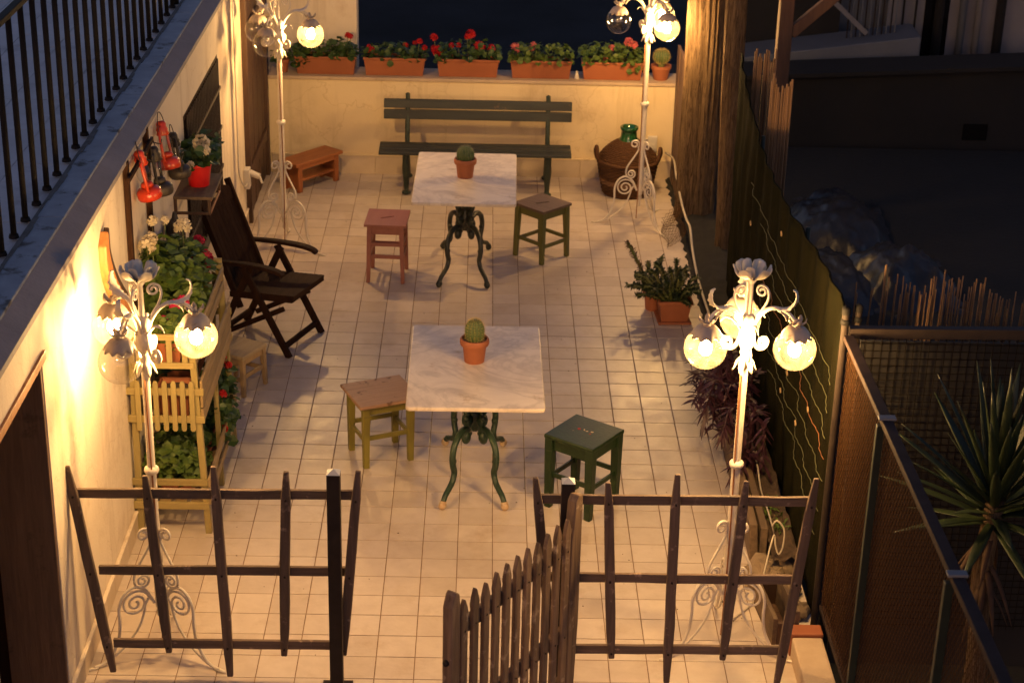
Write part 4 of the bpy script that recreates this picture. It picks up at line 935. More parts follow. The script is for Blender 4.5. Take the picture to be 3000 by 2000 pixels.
flowers(q, [(.08,.20,.25,.056),(.05,.26,.34,.034),(.10,.17,.22,.04)], 'f_crimson', .1, None)
# curved timber against the wall
t = thing('curved_timber', 'curved orange timber leaning on the wall behind the near left lamp', 'timber', (-1.43,-.35,1.06))
mb = MB(); pts = smooth_path([(-.012,-.22,.90),(-.012,-.215,.78),(-.005,-.15,.64),(.0,.0,.48),(.01,.16,.34),(.02,.27,.18),(.02,.32,.0)], 6)
mb.strip(pts, [.10-.0005*i for i in range(len(pts))], (0,.75,.55), .05); mb.build('beam', 'w_yoke', t, bevel=.008)
mb = MB(); pts2 = [p+Vector((.005,.065,.02)) for p in pts[:-8]]; mb.strip(pts2, [.05]*len(pts2), (0,.75,.55), .03); mb.build('dark_edge', 'w_door', t, bevel=.006)

# ------------------------------------------------------------------ lanterns on a wooden rack on the wall
t = thing('lantern_rack', 'dark wooden frame on the left wall that the lanterns hang from', 'rack', (WX,.45,1.25))
for y in (.13,.745):
    mb = MB(); mb.box(.002,.032,y-.45-.022,y-.45+.022,0,.90); mb.build('stile', 'w_dark', t, bevel=.003)
for z in (.80,.10):
    mb = MB(); mb.box(.033,.050,-.40 if z > .5 else -.33,.36,z,z+.03); mb.build('rail', 'w_dark', t, bevel=.003)
for y, z in ((.0,.80),(.31,.80)):
    mb = MB(); mb.tube([(.055,y,z+.01),(.10,y,z+.0),(.105,y,z+.03)], .004, 6); mb.build('hook', 'darktin', t)
def lantern(loc, label, mat, tilt):
    t = thing('hurricane_lantern', label, 'lantern', loc, 0, 'hurricane lanterns on the left wall'); t.rotation_euler = tilt; t.scale = (1.1,1.1,1.1)
    mb = MB(); mb.lathe([(.001,-.012),(.058,-.012),(.064,0),(.064,.030),(.054,.044),(.030,.052),(.001,.053)], 20); mb.build('tank', mat, t, smooth=True)
    mb = MB(); mb.lathe([(.024,.052),(.034,.058),(.030,.075),(.018,.082),(.001,.083)], 16); mb.build('burner', mat, t, smooth=True)
    mb = MB(); mb.lathe([(.022,.078),(.036,.10),(.041,.125),(.036,.15),(.026,.175)], 20); mb.build('chimney', 'glass_clear', t, smooth=True)
    mb = MB(); mb.lathe([(.030,.172),(.036,.180),(.030,.195),(.034,.205),(.026,.22),(.028,.235),(.020,.25),(.001,.252)], 18); mb.build('hood', mat, t, smooth=True)
    for s in (-1, 1):
        mb = MB(); mb.tube(smooth_path([(0,s*.056,.035),(0,s*.066,.08),(0,s*.064,.15),(0,s*.052,.20),(0,s*.030,.222)], 5), .0085, 8); mb.build('side_tube', mat, t, smooth=True)
    mb = MB(); mb.tube([(0,.06*math.cos(a),.20+.10*math.sin(a)) for a in [PI*i/16 for i in range(17)]], .0025, 5); mb.build('bail', 'darktin', t)
lantern((-1.375,.42,1.85), 'bright red hurricane lantern nearest the wall lamp glow', 'redlantern', (0,rad(-11),.2))
lantern((-1.375,1.08,1.81), 'darker red hurricane lantern hanging higher up near the roof ledge', 'redlantern', (rad(-8),rad(-11),-.1))
lantern((-1.37,.76,1.76), 'black tin hurricane lantern hanging between the two red ones', 'darktin', (0,rad(-8),0))
lantern((-1.385,1.50,1.62), 'black tin hurricane lantern next to the barred window', 'darktin', (0,rad(-8),.4))
t = thing('oil_can', 'dark tin oil can hanging below the lanterns on the wall', 'can', (-1.385,1.22,1.30))
mb = MB(); mb.lathe([(.001,0),(.062,0),(.064,.08),(.05,.10),(.02,.13),(.012,.17),(.001,.171)], 18); mb.build('body', 'darktin', t, autos=40)
mb = MB(); mb.tube(smooth_path([(0,-.06,.03),(0,-.10,.09),(0,-.115,.15)], 4), [.014-.0008*i for i in range(9)], 8); mb.build('spout', 'darktin', t, smooth=True)
mb = MB(); mb.tube(smooth_path([(0,.06,.02),(0,.095,.06),(0,.08,.11),(0,.02,.125)], 4), .006, 6); mb.build('handle', 'darktin', t, smooth=True)
# shelf with the red pot
t = thing('wall_shelf', 'small wooden bracket shelf on the left wall carrying the red pot', 'shelf', (WX,1.86,1.38))
mb = MB(); mb.box(.0,.25,-.24,.24,.03,.05); mb.build('board', 'w_plank', t, bevel=.003)
for y in (-.22,.22):
    mb = MB(); mb.box(.0,.235,y-.010,y+.010,-.075,-.058); mb.box(.0,.02,y-.010,y+.010,-.0575,.0295); mb.box(.215,.235,y-.010,y+.010,-.0575,.0295); mb.build('bracket', 'w_door', t, bevel=.003)
for z in (-.07,.005):
    mb = MB(); mb.box(.222,.236,-.206,.206,z,z+.016); mb.build('front_rail', 'w_orange', t, bevel=.003)
random.seed(41)
t = thing('flower_pot', 'red plastic pot with a white geranium on the small wall shelf', 'pot', (-1.33,1.87,1.43))
mb = MB(); mb.lathe([(.001,0),(.066,0),(.082,.13),(.088,.135),(.088,.155),(.080,.155),(.076,.14),(.001,.135)], 26); mb.build('pot', 'redplastic', t, autos=40)
mb = MB(); foliage(mb, 170, (.0,.10,.13,.11,.22,.14), .034); mb.build('foliage', 'leaf_dark', t, kind='stuff')
flowers(t, [(.03,-.03,.29,.046),(.05,-.07,.25,.036),(.04,.02,.265,.034),(-.02,-.18,.19,.022)], 'f_white', .14, None)

# ------------------------------------------------------------------ gate lattices, posts, gate
def plank_tapered(mb, a, b, w_, th, tip=.10):
    a = Vector(a); b = Vector(b); mid = b-(b-a).normalized()*tip
    mb.bar(a, mid, w_, th, (0,1,0)); mb.bar(mid+(b-a).normalized()*.0003, b, w_, th, (0,1,0), w_*.45, th*.8)
def lattice(label, verts, rails, Y=-1.625):
    ox = sum(v[0] for v in verts)/len(verts); t = thing('lattice_panel', label, 'fence', (ox,Y,0), 0, 'weathered lattice panels either side of the gate')
    for (xt, zt, xb, zb) in verts:
        mb = MB((ox,Y,0)); a = Vector((xb,Y-.012,zb)); b = Vector((xt,Y-.012,zt)); d = (b-a).normalized(); k = 7
        s = Vector((0,1,0)); wv = d.cross(s).normalized(); pts = [a+d*((b-a).length*i/k)+wv*.004*noise.noise((xt*9,i*.8,0)) for i in range(k+1)]
        prof = [.030,.046,.050,.049,.050,.048,.046,.026]; ths = [.022,.030,.031,.031,.031,.030,.030,.018]
        vs = []; fs = []
        for p, pw, ph in zip(pts, prof, ths):
            for i, j in ((-1,-1),(1,-1),(1,1),(-1,1)): vs.append(p+wv*i*pw/2+s*j*ph/2)
        for i in range(k):
            for j in range(4): fs.append((i*4+j, i*4+(j+1) % 4, i*4+4+(j+1) % 4, i*4+4+j))
        fs += [(3,2,1,0), (k*4,k*4+1,k*4+2,k*4+3)]
        mb.add(vs, [f[::-1] for f in fs]); st = mb.build('stave', 'w_grey', t, bevel=.005)
        for rz in rails:
            if zb < rz[1] < zt:
                xx = xb+(xt-xb)*(rz[1]-zb)/(zt-zb); m2 = MB((ox,Y,0)); m2.tube([(xx,Y-.0335,rz[1]),(xx,Y-.028,rz[1])], .006, 8); m2.build('bolt', 'post_metal', st)
    for (xa, za, xb, zb) in rails:
        mb = MB((ox,Y,0)); k = 8; pts = [Vector((xa+(xb-xa)*i/k, Y+.014, za+(zb-za)*i/k+.005*noise.noise((xa+i*.9,za*7,3)))) for i in range(k+1)]
        vs = []; fs = []
        for i, p in enumerate(pts):
            hh = .050+.005*noise.noise((i*1.3,za*9,1))
            for a_, b_ in ((-1,-1),(1,-1),(1,1),(-1,1)): vs.append(p+Vector((0,a_*.010,b_*hh/2)))
        for i in range(k):
            for j in range(4): fs.append((i*4+j, i*4+(j+1) % 4, i*4+4+(j+1) % 4, i*4+4+j))
        fs += [(3,2,1,0), (k*4,k*4+1,k*4+2,k*4+3)]
        mb.add(vs, fs); mb.build('rail', 'w_grey_x', t, bevel=.004)
lattice('weathered wooden lattice panel left of the gate opening', [(-1.455,1.205,-1.305,.045),(-1.085,1.16,-1.02,.165),(-.755,1.215,-.72,.03),(-.41,1.195,-.445,.155),(-.065,1.205,-.15,.165)],
        [(-1.43,1.045,-.07,1.06),(-1.345,.62,-.12,.635),(-1.30,.20,-.17,.205)])
lattice('weathered wooden lattice panel right of the gate opening', [(.785,1.185,.90,.17),(1.135,1.165,1.195,.17),(1.465,1.215,1.48,.03),(1.80,1.185,1.755,.17),(2.135,1.205,2.04,.03)],
        [(.80,1.055,2.145,1.065),(.86,.62,2.09,.625),(.90,.205,2.045,.215)])
for x, lab in ((-.178,'dark square metal gate post on the left with pale cap'), (.94,'dark square metal gate post that carries the picket gate')):
    t = thing('gate_post', lab, 'post', (x,-1.70,0)); h = 1.225 if x < 0 else 1.20
    mb = MB(); mb.box(-.032,.032,-.032,.032,.007,h); mb.build('post', 'post_metal', t, bevel=.003)
    mb = MB(); mb.add([(-.032,-.032,h+.001),(.032,-.032,h+.001),(.032,.032,h+.001),(-.032,.032,h+.001),(0,0,h+.022)], [(0,1,4),(1,2,4),(2,3,4),(3,0,4),(3,2,1,0)]); mb.build('cap', 'post_cap', t)
    mb = MB(); mb.box(-.075,.075,-.075,.075,0,.006); mb.build('base_plate', 'post_metal', t, bevel=.001)
# open picket gate
GA = Vector((.985,-1.735,0)); GB = Vector((.385,-2.62,0)); gd = (GB-GA).normalized(); gn = Vector((gd.y,-gd.x,0)); GLn = (GB-GA).length
if gn.y > 0: gn = -gn
t = thing('picket_gate', 'weathered wooden picket gate standing open toward the camera', 'gate', tuple(GA))
for k, (u, w_, zt) in enumerate(((.03,.085,1.165),(GLn-.035,.070,1.13))):
    mb = MB(GA); poly = [(-w_/2,.05),(w_/2,.05),(w_/2,zt-.07),(w_/2-.02,zt-.015),(0,zt),(-w_/2+.008,zt-.02),(-w_/2,zt-.08)]
    if k == 0: poly = [(-w_/2+.015,.05),(w_/2,.09),(w_/2+.004,zt-.25),(w_/2-.012,zt-.12),(w_/2-.02,zt-.03),(w_/2-.045,zt),(-w_/2,zt-.012),(-w_/2-.004,.45)]
    mb.prism(poly, GA+gd*u, gd, (0,0,1), .05); mb.build('stile', 'w_gate', t, bevel=.007)
npk = 11
for k in range(npk):
    u = .115+(GLn-.115-.10)*k/(npk-1); zt = 1.07+random.uniform(-.012,.012); w_ = .046
    poly = [(-w_/2,.07),(w_/2,.07),(w_/2,zt-.10),(w_/2+.004,zt-.075),(w_/2-.004,zt-.045),(.006,zt-.008),(0,zt),(-.006,zt-.008),(-w_/2+.004,zt-.045),(-w_/2-.004,zt-.075),(-w_/2,zt-.10)]
    mb = MB(GA); mb.prism(poly, GA+gd*u+gn*.018, gd, (0,0,1), .020); pk = mb.build('picket', 'w_gate', t, bevel=.003)
    for z in (.90,.42):
        m2 = MB(GA); p = GA+gd*u+gn*.0285+Vector((0,0,z)); m2.tube([p, p+gn*.003], .0045, 6); m2.build('nail', 'post_metal', pk)
for z in (.90,.42,.13):
    mb = MB(GA); pts = [GA+gd*(.06+(GLn-.12)*i/20)+gn*-.006+Vector((0,0,z)) for i in range(21)]
    for i in range(20): pass
    mb.bar(pts[0], pts[-1], .026, .078); mb.build('rail', 'w_gate', t, bevel=.005)
mb = MB(GA); mb.sphere(GB+gd*.004+Vector((0,0,.78)), .016, 10, 8); mb.build('latch_knob', 'post_metal', t, smooth=True)

# ------------------------------------------------------------------ right side: planter, plants, net, trunks
t = thing('raised_bed', 'long plank edged planting bed along the right side of the floor', 'planter', (2.1,.8,0)); RO = (2.1,.8,0)
mb = MB(RO); mb.add([(2.065,-.38,0),(2.115,-.38,0),(2.13,2.25,0),(2.08,2.25,0),(2.050,-.38,.245),(2.095,-.38,.245),(2.11,2.25,.24),(2.065,2.25,.24)], [(3,2,1,0),(4,5,6,7),(0,1,5,4),(1,2,6,5),(2,3,7,6),(3,0,4,7)]); mb.build('side_plank', 'w_plank', t, bevel=.006)
mb = MB(RO); mb.box(2.117,2.16,-.37,2.25,0,.215); mb.build('inner_plank', 'w_plank', t, bevel=.006)
mb = MB(RO); mb.box(2.05,2.30,2.252,2.29,0,.26); mb.build('end_plank', 'w_plank', t, bevel=.006)
mb = MB(RO); nx, ny = 6, 60
vs = [(2.161+.15*i/nx, -.60+2.85*j/ny, .14+.035*noise.noise((i*.9,j*.45,0))+.02*(i/nx)) for j in range(ny+1) for i in range(nx+1)]
mb.add(vs, [(j*(nx+1)+i, j*(nx+1)+i+1, (j+1)*(nx+1)+i+1, (j+1)*(nx+1)+i) for j in range(ny) for i in range(nx)]); mb.build('soil', 'soil', t, smooth=True)
def lance(mb, p, d, L, w_, droop=.4, nrm=None):
    p = Vector(p); d = Vector(d).normalized(); s = d.cross(Vector((0,0,1)))
    if s.length < .1: s = Vector((1,0,0))
    s.normalize(); vs = []; k = 5
    for i in range(k+1):
        t_ = i/k; c = p+d*L*t_+Vector((0,0,-droop*L*t_*t_)); ww = w_*math.sin(PI*min(.97,(.12+.88*t_)))**.8
        vs += [c-s*ww, c+Vector((0,0,-.18*ww)), c+s*ww]
    mb.add(vs, [q for i in range(k) for q in ((i*3,i*3+1,i*3+4,i*3+3),(i*3+1,i*3+2,i*3+5,i*3+4))])
random.seed(51)
t = thing('purple_plant', 'dark purple trailing plant spilling over the planting bed behind the right lamp', 'plant', (2.14,1.1,.15))
mb = MB(); st = MB()
for _ in range(52):
    y = random.gauss(0,.38)
    if abs(y) > .85: continue
    x = random.uniform(-.03,.12); h = random.uniform(.16,.44); lean = random.uniform(-.30,.06)
    pts = smooth_path([(x,y,0),(x+lean*.4,y+random.uniform(-.08,.03),h*.65),(x+lean*.85,y+random.uniform(-.15,.02),h*random.uniform(.65,1.0)),(x+lean*1.05,y+random.uniform(-.2,0),h*random.uniform(.25,.85))], 5)
    st.tube(pts, .0045, 5, False)
    for i in range(3, len(pts), 1):
        for s in (-1, 1):
            tg = (pts[i]-pts[i-1]).normalized(); sd = tg.cross(Vector((0,0,1))); d = tg*.7+sd*s*.9+Vector((random.uniform(-.3,.3),random.uniform(-.3,.3),random.uniform(-.1,.5)))
            lance(mb, pts[i], d, random.uniform(.05,.11), .0105, .35)
mb.build('leaves', 'leaf_purple', t, kind='stuff'); st.build('stems', 'leaf_purple', t, kind='stuff')
random.seed(52)
t = thing('weed', 'small green weeds growing in the soil at the near end of the planting bed', 'plant', (2.22,-.12,.16))
mb = MB()
for _ in range(60): lance(mb, (random.uniform(-.05,.06),random.uniform(-.2,.2),0), (random.uniform(-1,1),random.uniform(-1,1),random.uniform(.6,2)), random.uniform(.04,.09), .007, .5)
mb.build('leaves', 'leaf_ger', t, kind='stuff')
# stones and a broken box at the end of the bed
random.seed(61)
stl = ['flat pale stone slab at the near end of the planting bed','rounded brown stone beside the planting bed end','small stone wedged by the fence post foot','rough lump of stone under the right lamp foot','dark stone below the lattice panel on the right']
for k, (x, y, r, sq) in enumerate(((2.14,-.55,.12,(1,1.1,.5)),(2.20,-.74,.10,(1,1.2,.6)),(2.26,-.95,.06,(1,1,.8)),(2.07,-.66,.055,(1.2,1,.6)),(2.24,-.52,.075,(1,1,.9)))):
    mb = MB(); mb.sphere((0,0,r*sq[2]*.8), r, 12, 8, sq, .55); o = mb.build('stone', 'stone', None, loc=(x,y,0)); tag(o, stl[k], 'stone', 'stones by the planting bed')
t = thing('wooden_trough', 'dark open wooden trough on the floor at the foot of the right lattice', 'box', (2.12,-1.03,0), rad(6))
for (a, b, c, d, z0, z1, mt_) in ((-.07,-.045,-.20,.20,0,.16,'w_plank'),(.045,.07,-.20,.20,0,.20,'w_plank'),(-.0445,.0445,-.20,-.175,0,.13,'w_door'),(-.0445,.0445,.175,.20,0,.18,'w_door'),(-.0445,.0445,-.174,.174,0,.02,'w_door')):
    mb = MB(); mb.box(a,b,c,d,z0,z1); mb.build('board', mt_, t, bevel=.003)
# kerb
t = thing('low_kerb', 'low whitewashed kerb with a terracotta end tile below the wire mesh fence', 'kerb', (2.24,-1.9,0))
mb = MB(); mb.box(-.085,.075,-1.0,.56,-.4,.12); mb.build('kerb_body', 'kerbwhite', t, bevel=.012)
mb = MB(); mb.box(-.09,.08,.562,.66,-.1,.135); mb.build('end_tile', 'terra2', t, bevel=.008)
# terracotta square pot with spiky succulents
random.seed(71)
def spike_stem(mb, st, pts, n, L, w_):
    P = smooth_path(pts, 8); st.tube(P, .011, 6, False)
    for k in range(n):
        i = random.randrange(1, len(P)); tg = (P[i]-P[i-1]).normalized(); a = random.uniform(0, 2*PI); s, u = frame(tg)
        d = s*math.cos(a)+u*math.sin(a)+tg*random.uniform(.1,.9); lance(mb, P[i], d, L*random.uniform(.7,1.2), w_, .05)
t = thing('potted_succulent', 'square terracotta pot with dark bushy succulent near the tree trunks', 'plant', (1.945,3.17,0), rad(3))
def sqpot(t, b, tp, H, mat='terra'):
    vs = []
    for h, z in ((b,0),(tp-.008,H-.03),(tp+.004,H-.028),(tp+.004,H),(tp-.012,H),(tp-.016,H-.03)): vs += [(-h,-h,z),(h,-h,z),(h,h,z),(-h,h,z)]
    fs = [(3,2,1,0),(20,21,22,23)]+[(k*4+a, k*4+(a+1) % 4, k*4+4+(a+1) % 4, k*4+4+a) for k in range(5) for a in range(4)]
    mb = MB(); mb.add(vs, fs); mb.build('pot', mat, t, bevel=.004)
    mb = MB(); mb.box(-tp+.017,tp-.017,-tp+.017,tp-.017,H-.031,H-.02); mb.build('soil', 'soil', t)
mb = MB(); mb.box(-.125,.125,-.125,.125,0,.018); mb.build('saucer', 'terra', t, bevel=.006)
sqpot(t, .095, .125, .185)
mb = MB(); st = MB()
for k in range(34):
    a_ = k*2.39996; rr = .05+.20*math.sqrt((k+.5)/34); dx = rr*math.cos(a_)*1.12-.06; dy = rr*math.sin(a_)*.85; dz = .34-1.05*rr+random.uniform(-.06,.07)
    spike_stem(mb, st, [(dx*.25,dy*.25,.15),(dx*.75,dy*.75,.17+dz*.75),(dx*1.08,dy*1.08,.16+dz)], 120, .032, .0065)
mb.build('leaves', 'leaf_euph', t, kind='stuff'); st.build('stems', 'stem', t, kind='stuff')
t = thing('potted_succulent', 'round brown pot behind the square one with a long spiky arm reaching left', 'plant', (1.815,3.36,0))
pot(t, .085, .15); soil(t, .072, .13)
mb = MB(); st = MB(); 
for (dx, dy, dz) in ((-.06,.02,.22),(.05,.04,.26),(.0,-.06,.18),(-.12,.05,.12),(-.10,-.08,.10),(.10,-.04,.16),(.04,.10,.2),(-.15,-.02,.05)):
    spike_stem(mb, st, [(0,0,.15),(dx*.6,dy*.6,.15+dz*.6),(dx,dy,.15+dz)], 95, .032, .0065)
mb.build('leaves', 'leaf_euph', t, kind='stuff')
m2 = MB(); spike_stem(m2, st, [(-.04,0,.16),(-.10,.02,.30),(-.16,.02,.42),(-.215,.02,.52)], 130, .036, .008); m2.build('dry_arm', 'leaf_dead', t, kind='stuff'); st.build('stems', 'stem', t, kind='stuff')

# strip of bare earth and rubble at the foot of the trunks
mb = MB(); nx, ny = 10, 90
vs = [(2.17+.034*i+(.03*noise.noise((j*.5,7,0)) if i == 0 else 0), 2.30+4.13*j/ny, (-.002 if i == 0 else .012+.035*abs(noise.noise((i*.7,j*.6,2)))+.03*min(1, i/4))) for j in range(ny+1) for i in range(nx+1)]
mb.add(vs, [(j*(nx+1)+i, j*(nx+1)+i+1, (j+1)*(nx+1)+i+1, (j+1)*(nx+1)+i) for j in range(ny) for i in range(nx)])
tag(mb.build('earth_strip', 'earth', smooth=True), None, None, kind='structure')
# tree trunks
def trunk(loc, r0, r1, H, label, lobes, seed):
    mb = MB(); n_, m_ = 110, 70; vs = []; fs = []
    for i in range(m_+1):
        z = H*i/m_; r = r0+(r1-r0)*i/m_
        for j in range(n_):
            a = 2*PI*j/n_
            k = 1+.06*math.cos(lobes*a+.6*math.sin(z*.8+seed)+seed)+.12*noise.noise((math.cos(a)*2.2+seed, math.sin(a)*2.2, z*.6))+.10*noise.noise((math.cos(a)*7, math.sin(a)*7+seed, z*.8))+.07*noise.noise((math.cos(a)*16, math.sin(a)*16+seed, z*1.5))
            k += .25*max(0, 1-z/.25)**2
            vs.append((r*k*math.cos(a)+.03*math.sin(z*.9+seed), r*k*math.sin(a), z-.1))
    for i in range(m_):
        for j in range(n_): q = (j+1) % n_; fs.append((i*n_+j, i*n_+q, (i+1)*n_+q, (i+1)*n_+j))
    mb.add(vs, fs); t = thing('tree', label, 'tree', loc); mb.build('trunk', 'bark', t, smooth=True)
    random.seed(int(seed*10)+3); c = MB(); lm = MB()
    for k in range(9):
        a = random.uniform(0, 2*PI); L = random.uniform(.7,1.6); z = H-random.uniform(.1,1.0); tip = (L*math.cos(a), L*math.sin(a), z+random.uniform(.4,1.3))
        lm.tube(smooth_path([(0,0,z-.2),(tip[0]*.5,tip[1]*.5,z+.2),tip], 4), [.05-.004*i for i in range(9)], 7)
        for _ in range(150): lance(c, Vector(tip)+Vector((random.gauss(0,.3),random.gauss(0,.3),random.gauss(0,.28))), (random.uniform(-1,1),random.uniform(-1,1),random.uniform(-.5,1)), random.uniform(.08,.16), .02, .2)
    lm.build('limbs', 'bark', t, smooth=True); c.build('crown', 'leaf_dark', t, kind='stuff'); return t
trunk((2.31,5.48,0), .155, .160, 4.6, 'thick stringy barked tree trunk lit yellow by the rear right lamp', 3, .7)
trunk((2.475,4.62,0), .080, .080, 4.6, 'thinner stringy barked tree trunk in front of the thick one', 2, 2.1)
# dark plank screen between parapet and trunk
t = thing('plank_screen', 'narrow dark plank screen between the parapet end and the thick trunk', 'fence', (2.22,5.9,0))
for k in range(3):
    y = 5.75+k*.215-5.9; mb = MB(); mb.box(-.012+.006*(k % 2),.014+.006*(k % 2),y+.004,y+.211,0,1.25+.05*random.random()); mb.build('plank', 'w_jamb', t, bevel=.003)
mb = MB(); mb.box(.021,.05,-.14,.48,.5,.57); mb.build('rail', 'w_jamb', t, bevel=.003)
# shade net with sag
t = thing('shade_net', 'dark green shade net stretched along the right side from trunk to fence post', 'net', (2.33,1.3,0))
top = [(-.98,1.80),(-.6,1.795),(-.2,1.775),(.3,1.74),(1.0,1.69),(1.8,1.68),(2.6,1.73),(3.4,1.82),(3.95,1.86)]
def topz(y):
    for (a, za), (b, zb) in zip(top, top[1:]):
        if a <= y <= b: f = (y-a)/(b-a); f = f*f*(3-2*f); return za+(zb-za)*f
    return top[-1][1]
def netx(y, z): return 2.335+.009*math.sin(y*2.1+z*1.3)+.022*noise.noise((y*3.5,z*1.3,4))+.007*math.sin(y*17+2.2*noise.noise((z*2,y,0)))+.05*max(0, .5-z)*noise.noise((y*2,0,0))+(.10*max(0,(y-2.6)/1.4)**1.5)
mb = MB((2.33,1.3,0)); ny, nz = 220, 26; vs = []
for j in range(ny+1):
    y = -.98+4.83*j/ny; tz = topz(y)
    for i in range(nz+1): z = .03+(tz-.03)*i/nz; vs.append((netx(y, z), y, z))
mb.add(vs, [(j*(nz+1)+i, (j+1)*(nz+1)+i, (j+1)*(nz+1)+i+1, j*(nz+1)+i+1) for j in range(ny) for i in range(nz)])
o = mb.build('net_sheet', 'net', t, smooth=True); so = o.modifiers.new('solid', 'SOLIDIFY'); so.thickness = .003
mb = MB((2.33,1.3,0)); mb.tube([(netx(y, topz(y)), y, topz(y)) for y in [-.98+4.83*k/60 for k in range(61)]], .008, 6); mb.build('top_hem', 'net', t, smooth=True)
for k, (z0, z1, y1) in enumerate(((.62,.70,1.3),(.80,.83,1.6),(.93,1.0,1.5),(1.05,1.12,1.4),(1.20,1.26,1.8),(1.36,1.34,2.4),(.48,.58,1.0))):
    mb = MB((2.33,1.3,0)); pts = []
    for i in range(60):
        y = -.90+(y1+.90)*i/59; z = z0+(z1-z0)*i/59+.002*math.sin(i*1.9); pts.append((netx(y, z)-.010-.003*math.sin(i*2.6), y, z))
    mb.tube(pts, .0020, 5); mb.build('cord', 'cord' if k != 2 else 'cord_rust', t, smooth=True)
for k, (y, z) in enumerate(((2.1,1.15),(.95,1.50),(.35,.85),(-.05,.72),(-.35,.95),(.6,.62))):
    mb = MB((2.33,1.3,0)); x = netx(y, z)-.014; mb.bar((x,y-.012,z-.006), (x,y+.014,z+.012), .008, .012); mb.build('clip', 'w_natural', t)
for y, z1 in ((.42,1.74),(2.3,1.7)):
    mb = MB((2.33,1.3,0)); mb.tube([(2.375,y,0),(2.375,y,z1)], .014, 8); mb.build('stake', 'green_metal', t, smooth=True)
# cables
mb = MB(); mb.tube(smooth_path([(2.16,6.41,.26),(2.20,6.1,.30),(2.19,5.7,.28),(2.19,5.2,.22),(2.18,4.7,.25),(2.17,4.3,.31),(2.17,4.05,.22),(2.18,3.7,.13),(2.20,3.3,.08),(2.22,2.8,.06)], 6), .010, 6)
tag(mb.build('white_cable', 'cable', smooth=True), 'white cable hanging along the foot of the tree trunks', 'cable')
mb = MB(); pts = [(2.22,1.0,.20),(2.20,.70,.22),(2.19,.35,.24),(2.19,.15,.18),(2.19,-.15,.20),(2.185,-.36,.215),(2.17,-.50,.26),(2.15,-.545,.33),(2.17,-.56,.37),(2.21,-.57,.32),(2.21,-.58,.22),(2.19,-.58,.17),(2.17,-.57,.22),(2.16,-.56,.28),(2.13,-.62,.22),(2.08,-.75,.10),(2.02,-.85,.02),(1.90,-1.0,.012)]
mb.tube(smooth_path(pts, 6), .0052, 6); tag(mb.build('white_cable', 'cable', smooth=True), 'white cable with a loop lying over the planting bed to the right lamp', 'cable')
# chicken wire roll by the rear right lamp
t = thing('chicken_wire', 'loose piece of rusty chicken wire on the floor at the foot of the thick trunk', 'wire', (2.12,4.95,0)); mb = MB()
def cw(u, v): return Vector((-.09+.16*math.sin(u*PI)*.9+.02*math.sin(v*9), v*.62-.31, .012+.20*math.sin(u*PI*.9)**1.5*(.6+.4*v)))
for i in range(14):
    for s in (-1, 1):
        pts = [cw(min(1,max(0,(i/13)+s*.035*math.sin(k*PI/1.0+.5*PI*(k % 2)))), k/22) for k in range(23)]; mb.tube(pts, .0016, 3, False)
mb.build('wire', 'wiremesh', t, kind='stuff')

# ------------------------------------------------------------------ wire mesh fence corner
def fencepost(loc, H, label, r=.019):
    t = thing('fence_post', label, 'post', loc)
    mb = MB(); mb.tube([(0,0,-.1),(0,0,H)], r, 14); mb.build('post', 'post_metal', t, autos=50)
    mb = MB(); mb.lathe([(r+.004,H-.03),(r+.005,H),(r*.7,H+.012),(.001,H+.014)], 14); mb.build('cap', 'iron_black', t, smooth=True)
    mb = MB(); mb.lathe([(r+.001,H-.085),(r+.007,H-.08),(r+.007,H-.06),(r+.001,H-.055)], 14); mb.build('clamp', 'iron_black', t, smooth=True); return t
fencepost((2.318,-1.08,0), 1.86, 'tall green metal corner post of the wire mesh fence')
fencepost((2.42,-.90,0), 1.80, 'thin dark post standing just behind the mesh fence corner', .016)
FO = (2.335,-2.8,0)
t = thing('mesh_fence', 'rusty diamond mesh fence with a brown top rail running toward the camera', 'fence', FO)
mb = MB(FO); mb.bar((2.335,-1.11,1.715), (2.345,-5.2,1.715), .052, .030); mb.build('top_rail', 'brown_metal', t, bevel=.004)
mb = MB(FO); mb.bar((2.345,-1.11,.16), (2.355,-5.2,.16), .03, .03); mb.build('bottom_rail', 'brown_metal', t, bevel=.004)
for y in (-2.05,-3.4,-4.75):
    mb = MB(FO); mb.bar((2.312,y,-.3), (2.312,y,1.698), .034, .034, (0,1,0)); mb.build('upright', 'green_metal', t, bevel=.003)
    mb = MB(FO); mb.box(2.300,2.378,y-.02,y+.02,1.728,1.740); mb.build('joint_plate', 'slab', t, bevel=.002)
mb = MB(FO); ya_, yb_, za_, zb_ = -5.0,-1.105,.17,1.70; H_ = zb_-za_; st_ = .034; k = 0
y = ya_-H_*.6
while y < yb_:
    for s in (1, -1):
        # clipped diagonal
        if s == 1: p0, p1 = (y, za_), (y+H_*.6, zb_)
        else: p0, p1 = (y, zb_), (y+H_*.6, za_)
        a, b = 0., 1.; dy = p1[0]-p0[0]
        if p0[0] < ya_: a = (ya_-p0[0])/dy
        if p1[0] > yb_: b = (yb_-p0[0])/dy
        if b > a+.01:
            P = lambda q: (2.338+.0015*s, p0[0]+dy*q, p0[1]+(p1[1]-p0[1])*q)
            mb.bar(P(a), P(b), .0022, .0024, (1,0,0))
    y += st_
mb.build('wire_mesh', 'wiremesh', t, kind='stuff')
FO2 = (2.9,-1.05,0)
t = thing('mesh_fence', 'dark square mesh fence with a black top rail running right from the corner post', 'fence', FO2)
mb = MB(FO2); mb.bar((2.345,-1.06,1.725), (4.6,-1.02,1.735), .05, .055); mb.build('top_rail', 'post_metal', t, bevel=.004)
mb = MB(FO2)
for k in range(56): x = 2.36+k*.04; mb.bar((x,-1.05,.0), (x,-1.05,1.698), .003, .003, (0,1,0))
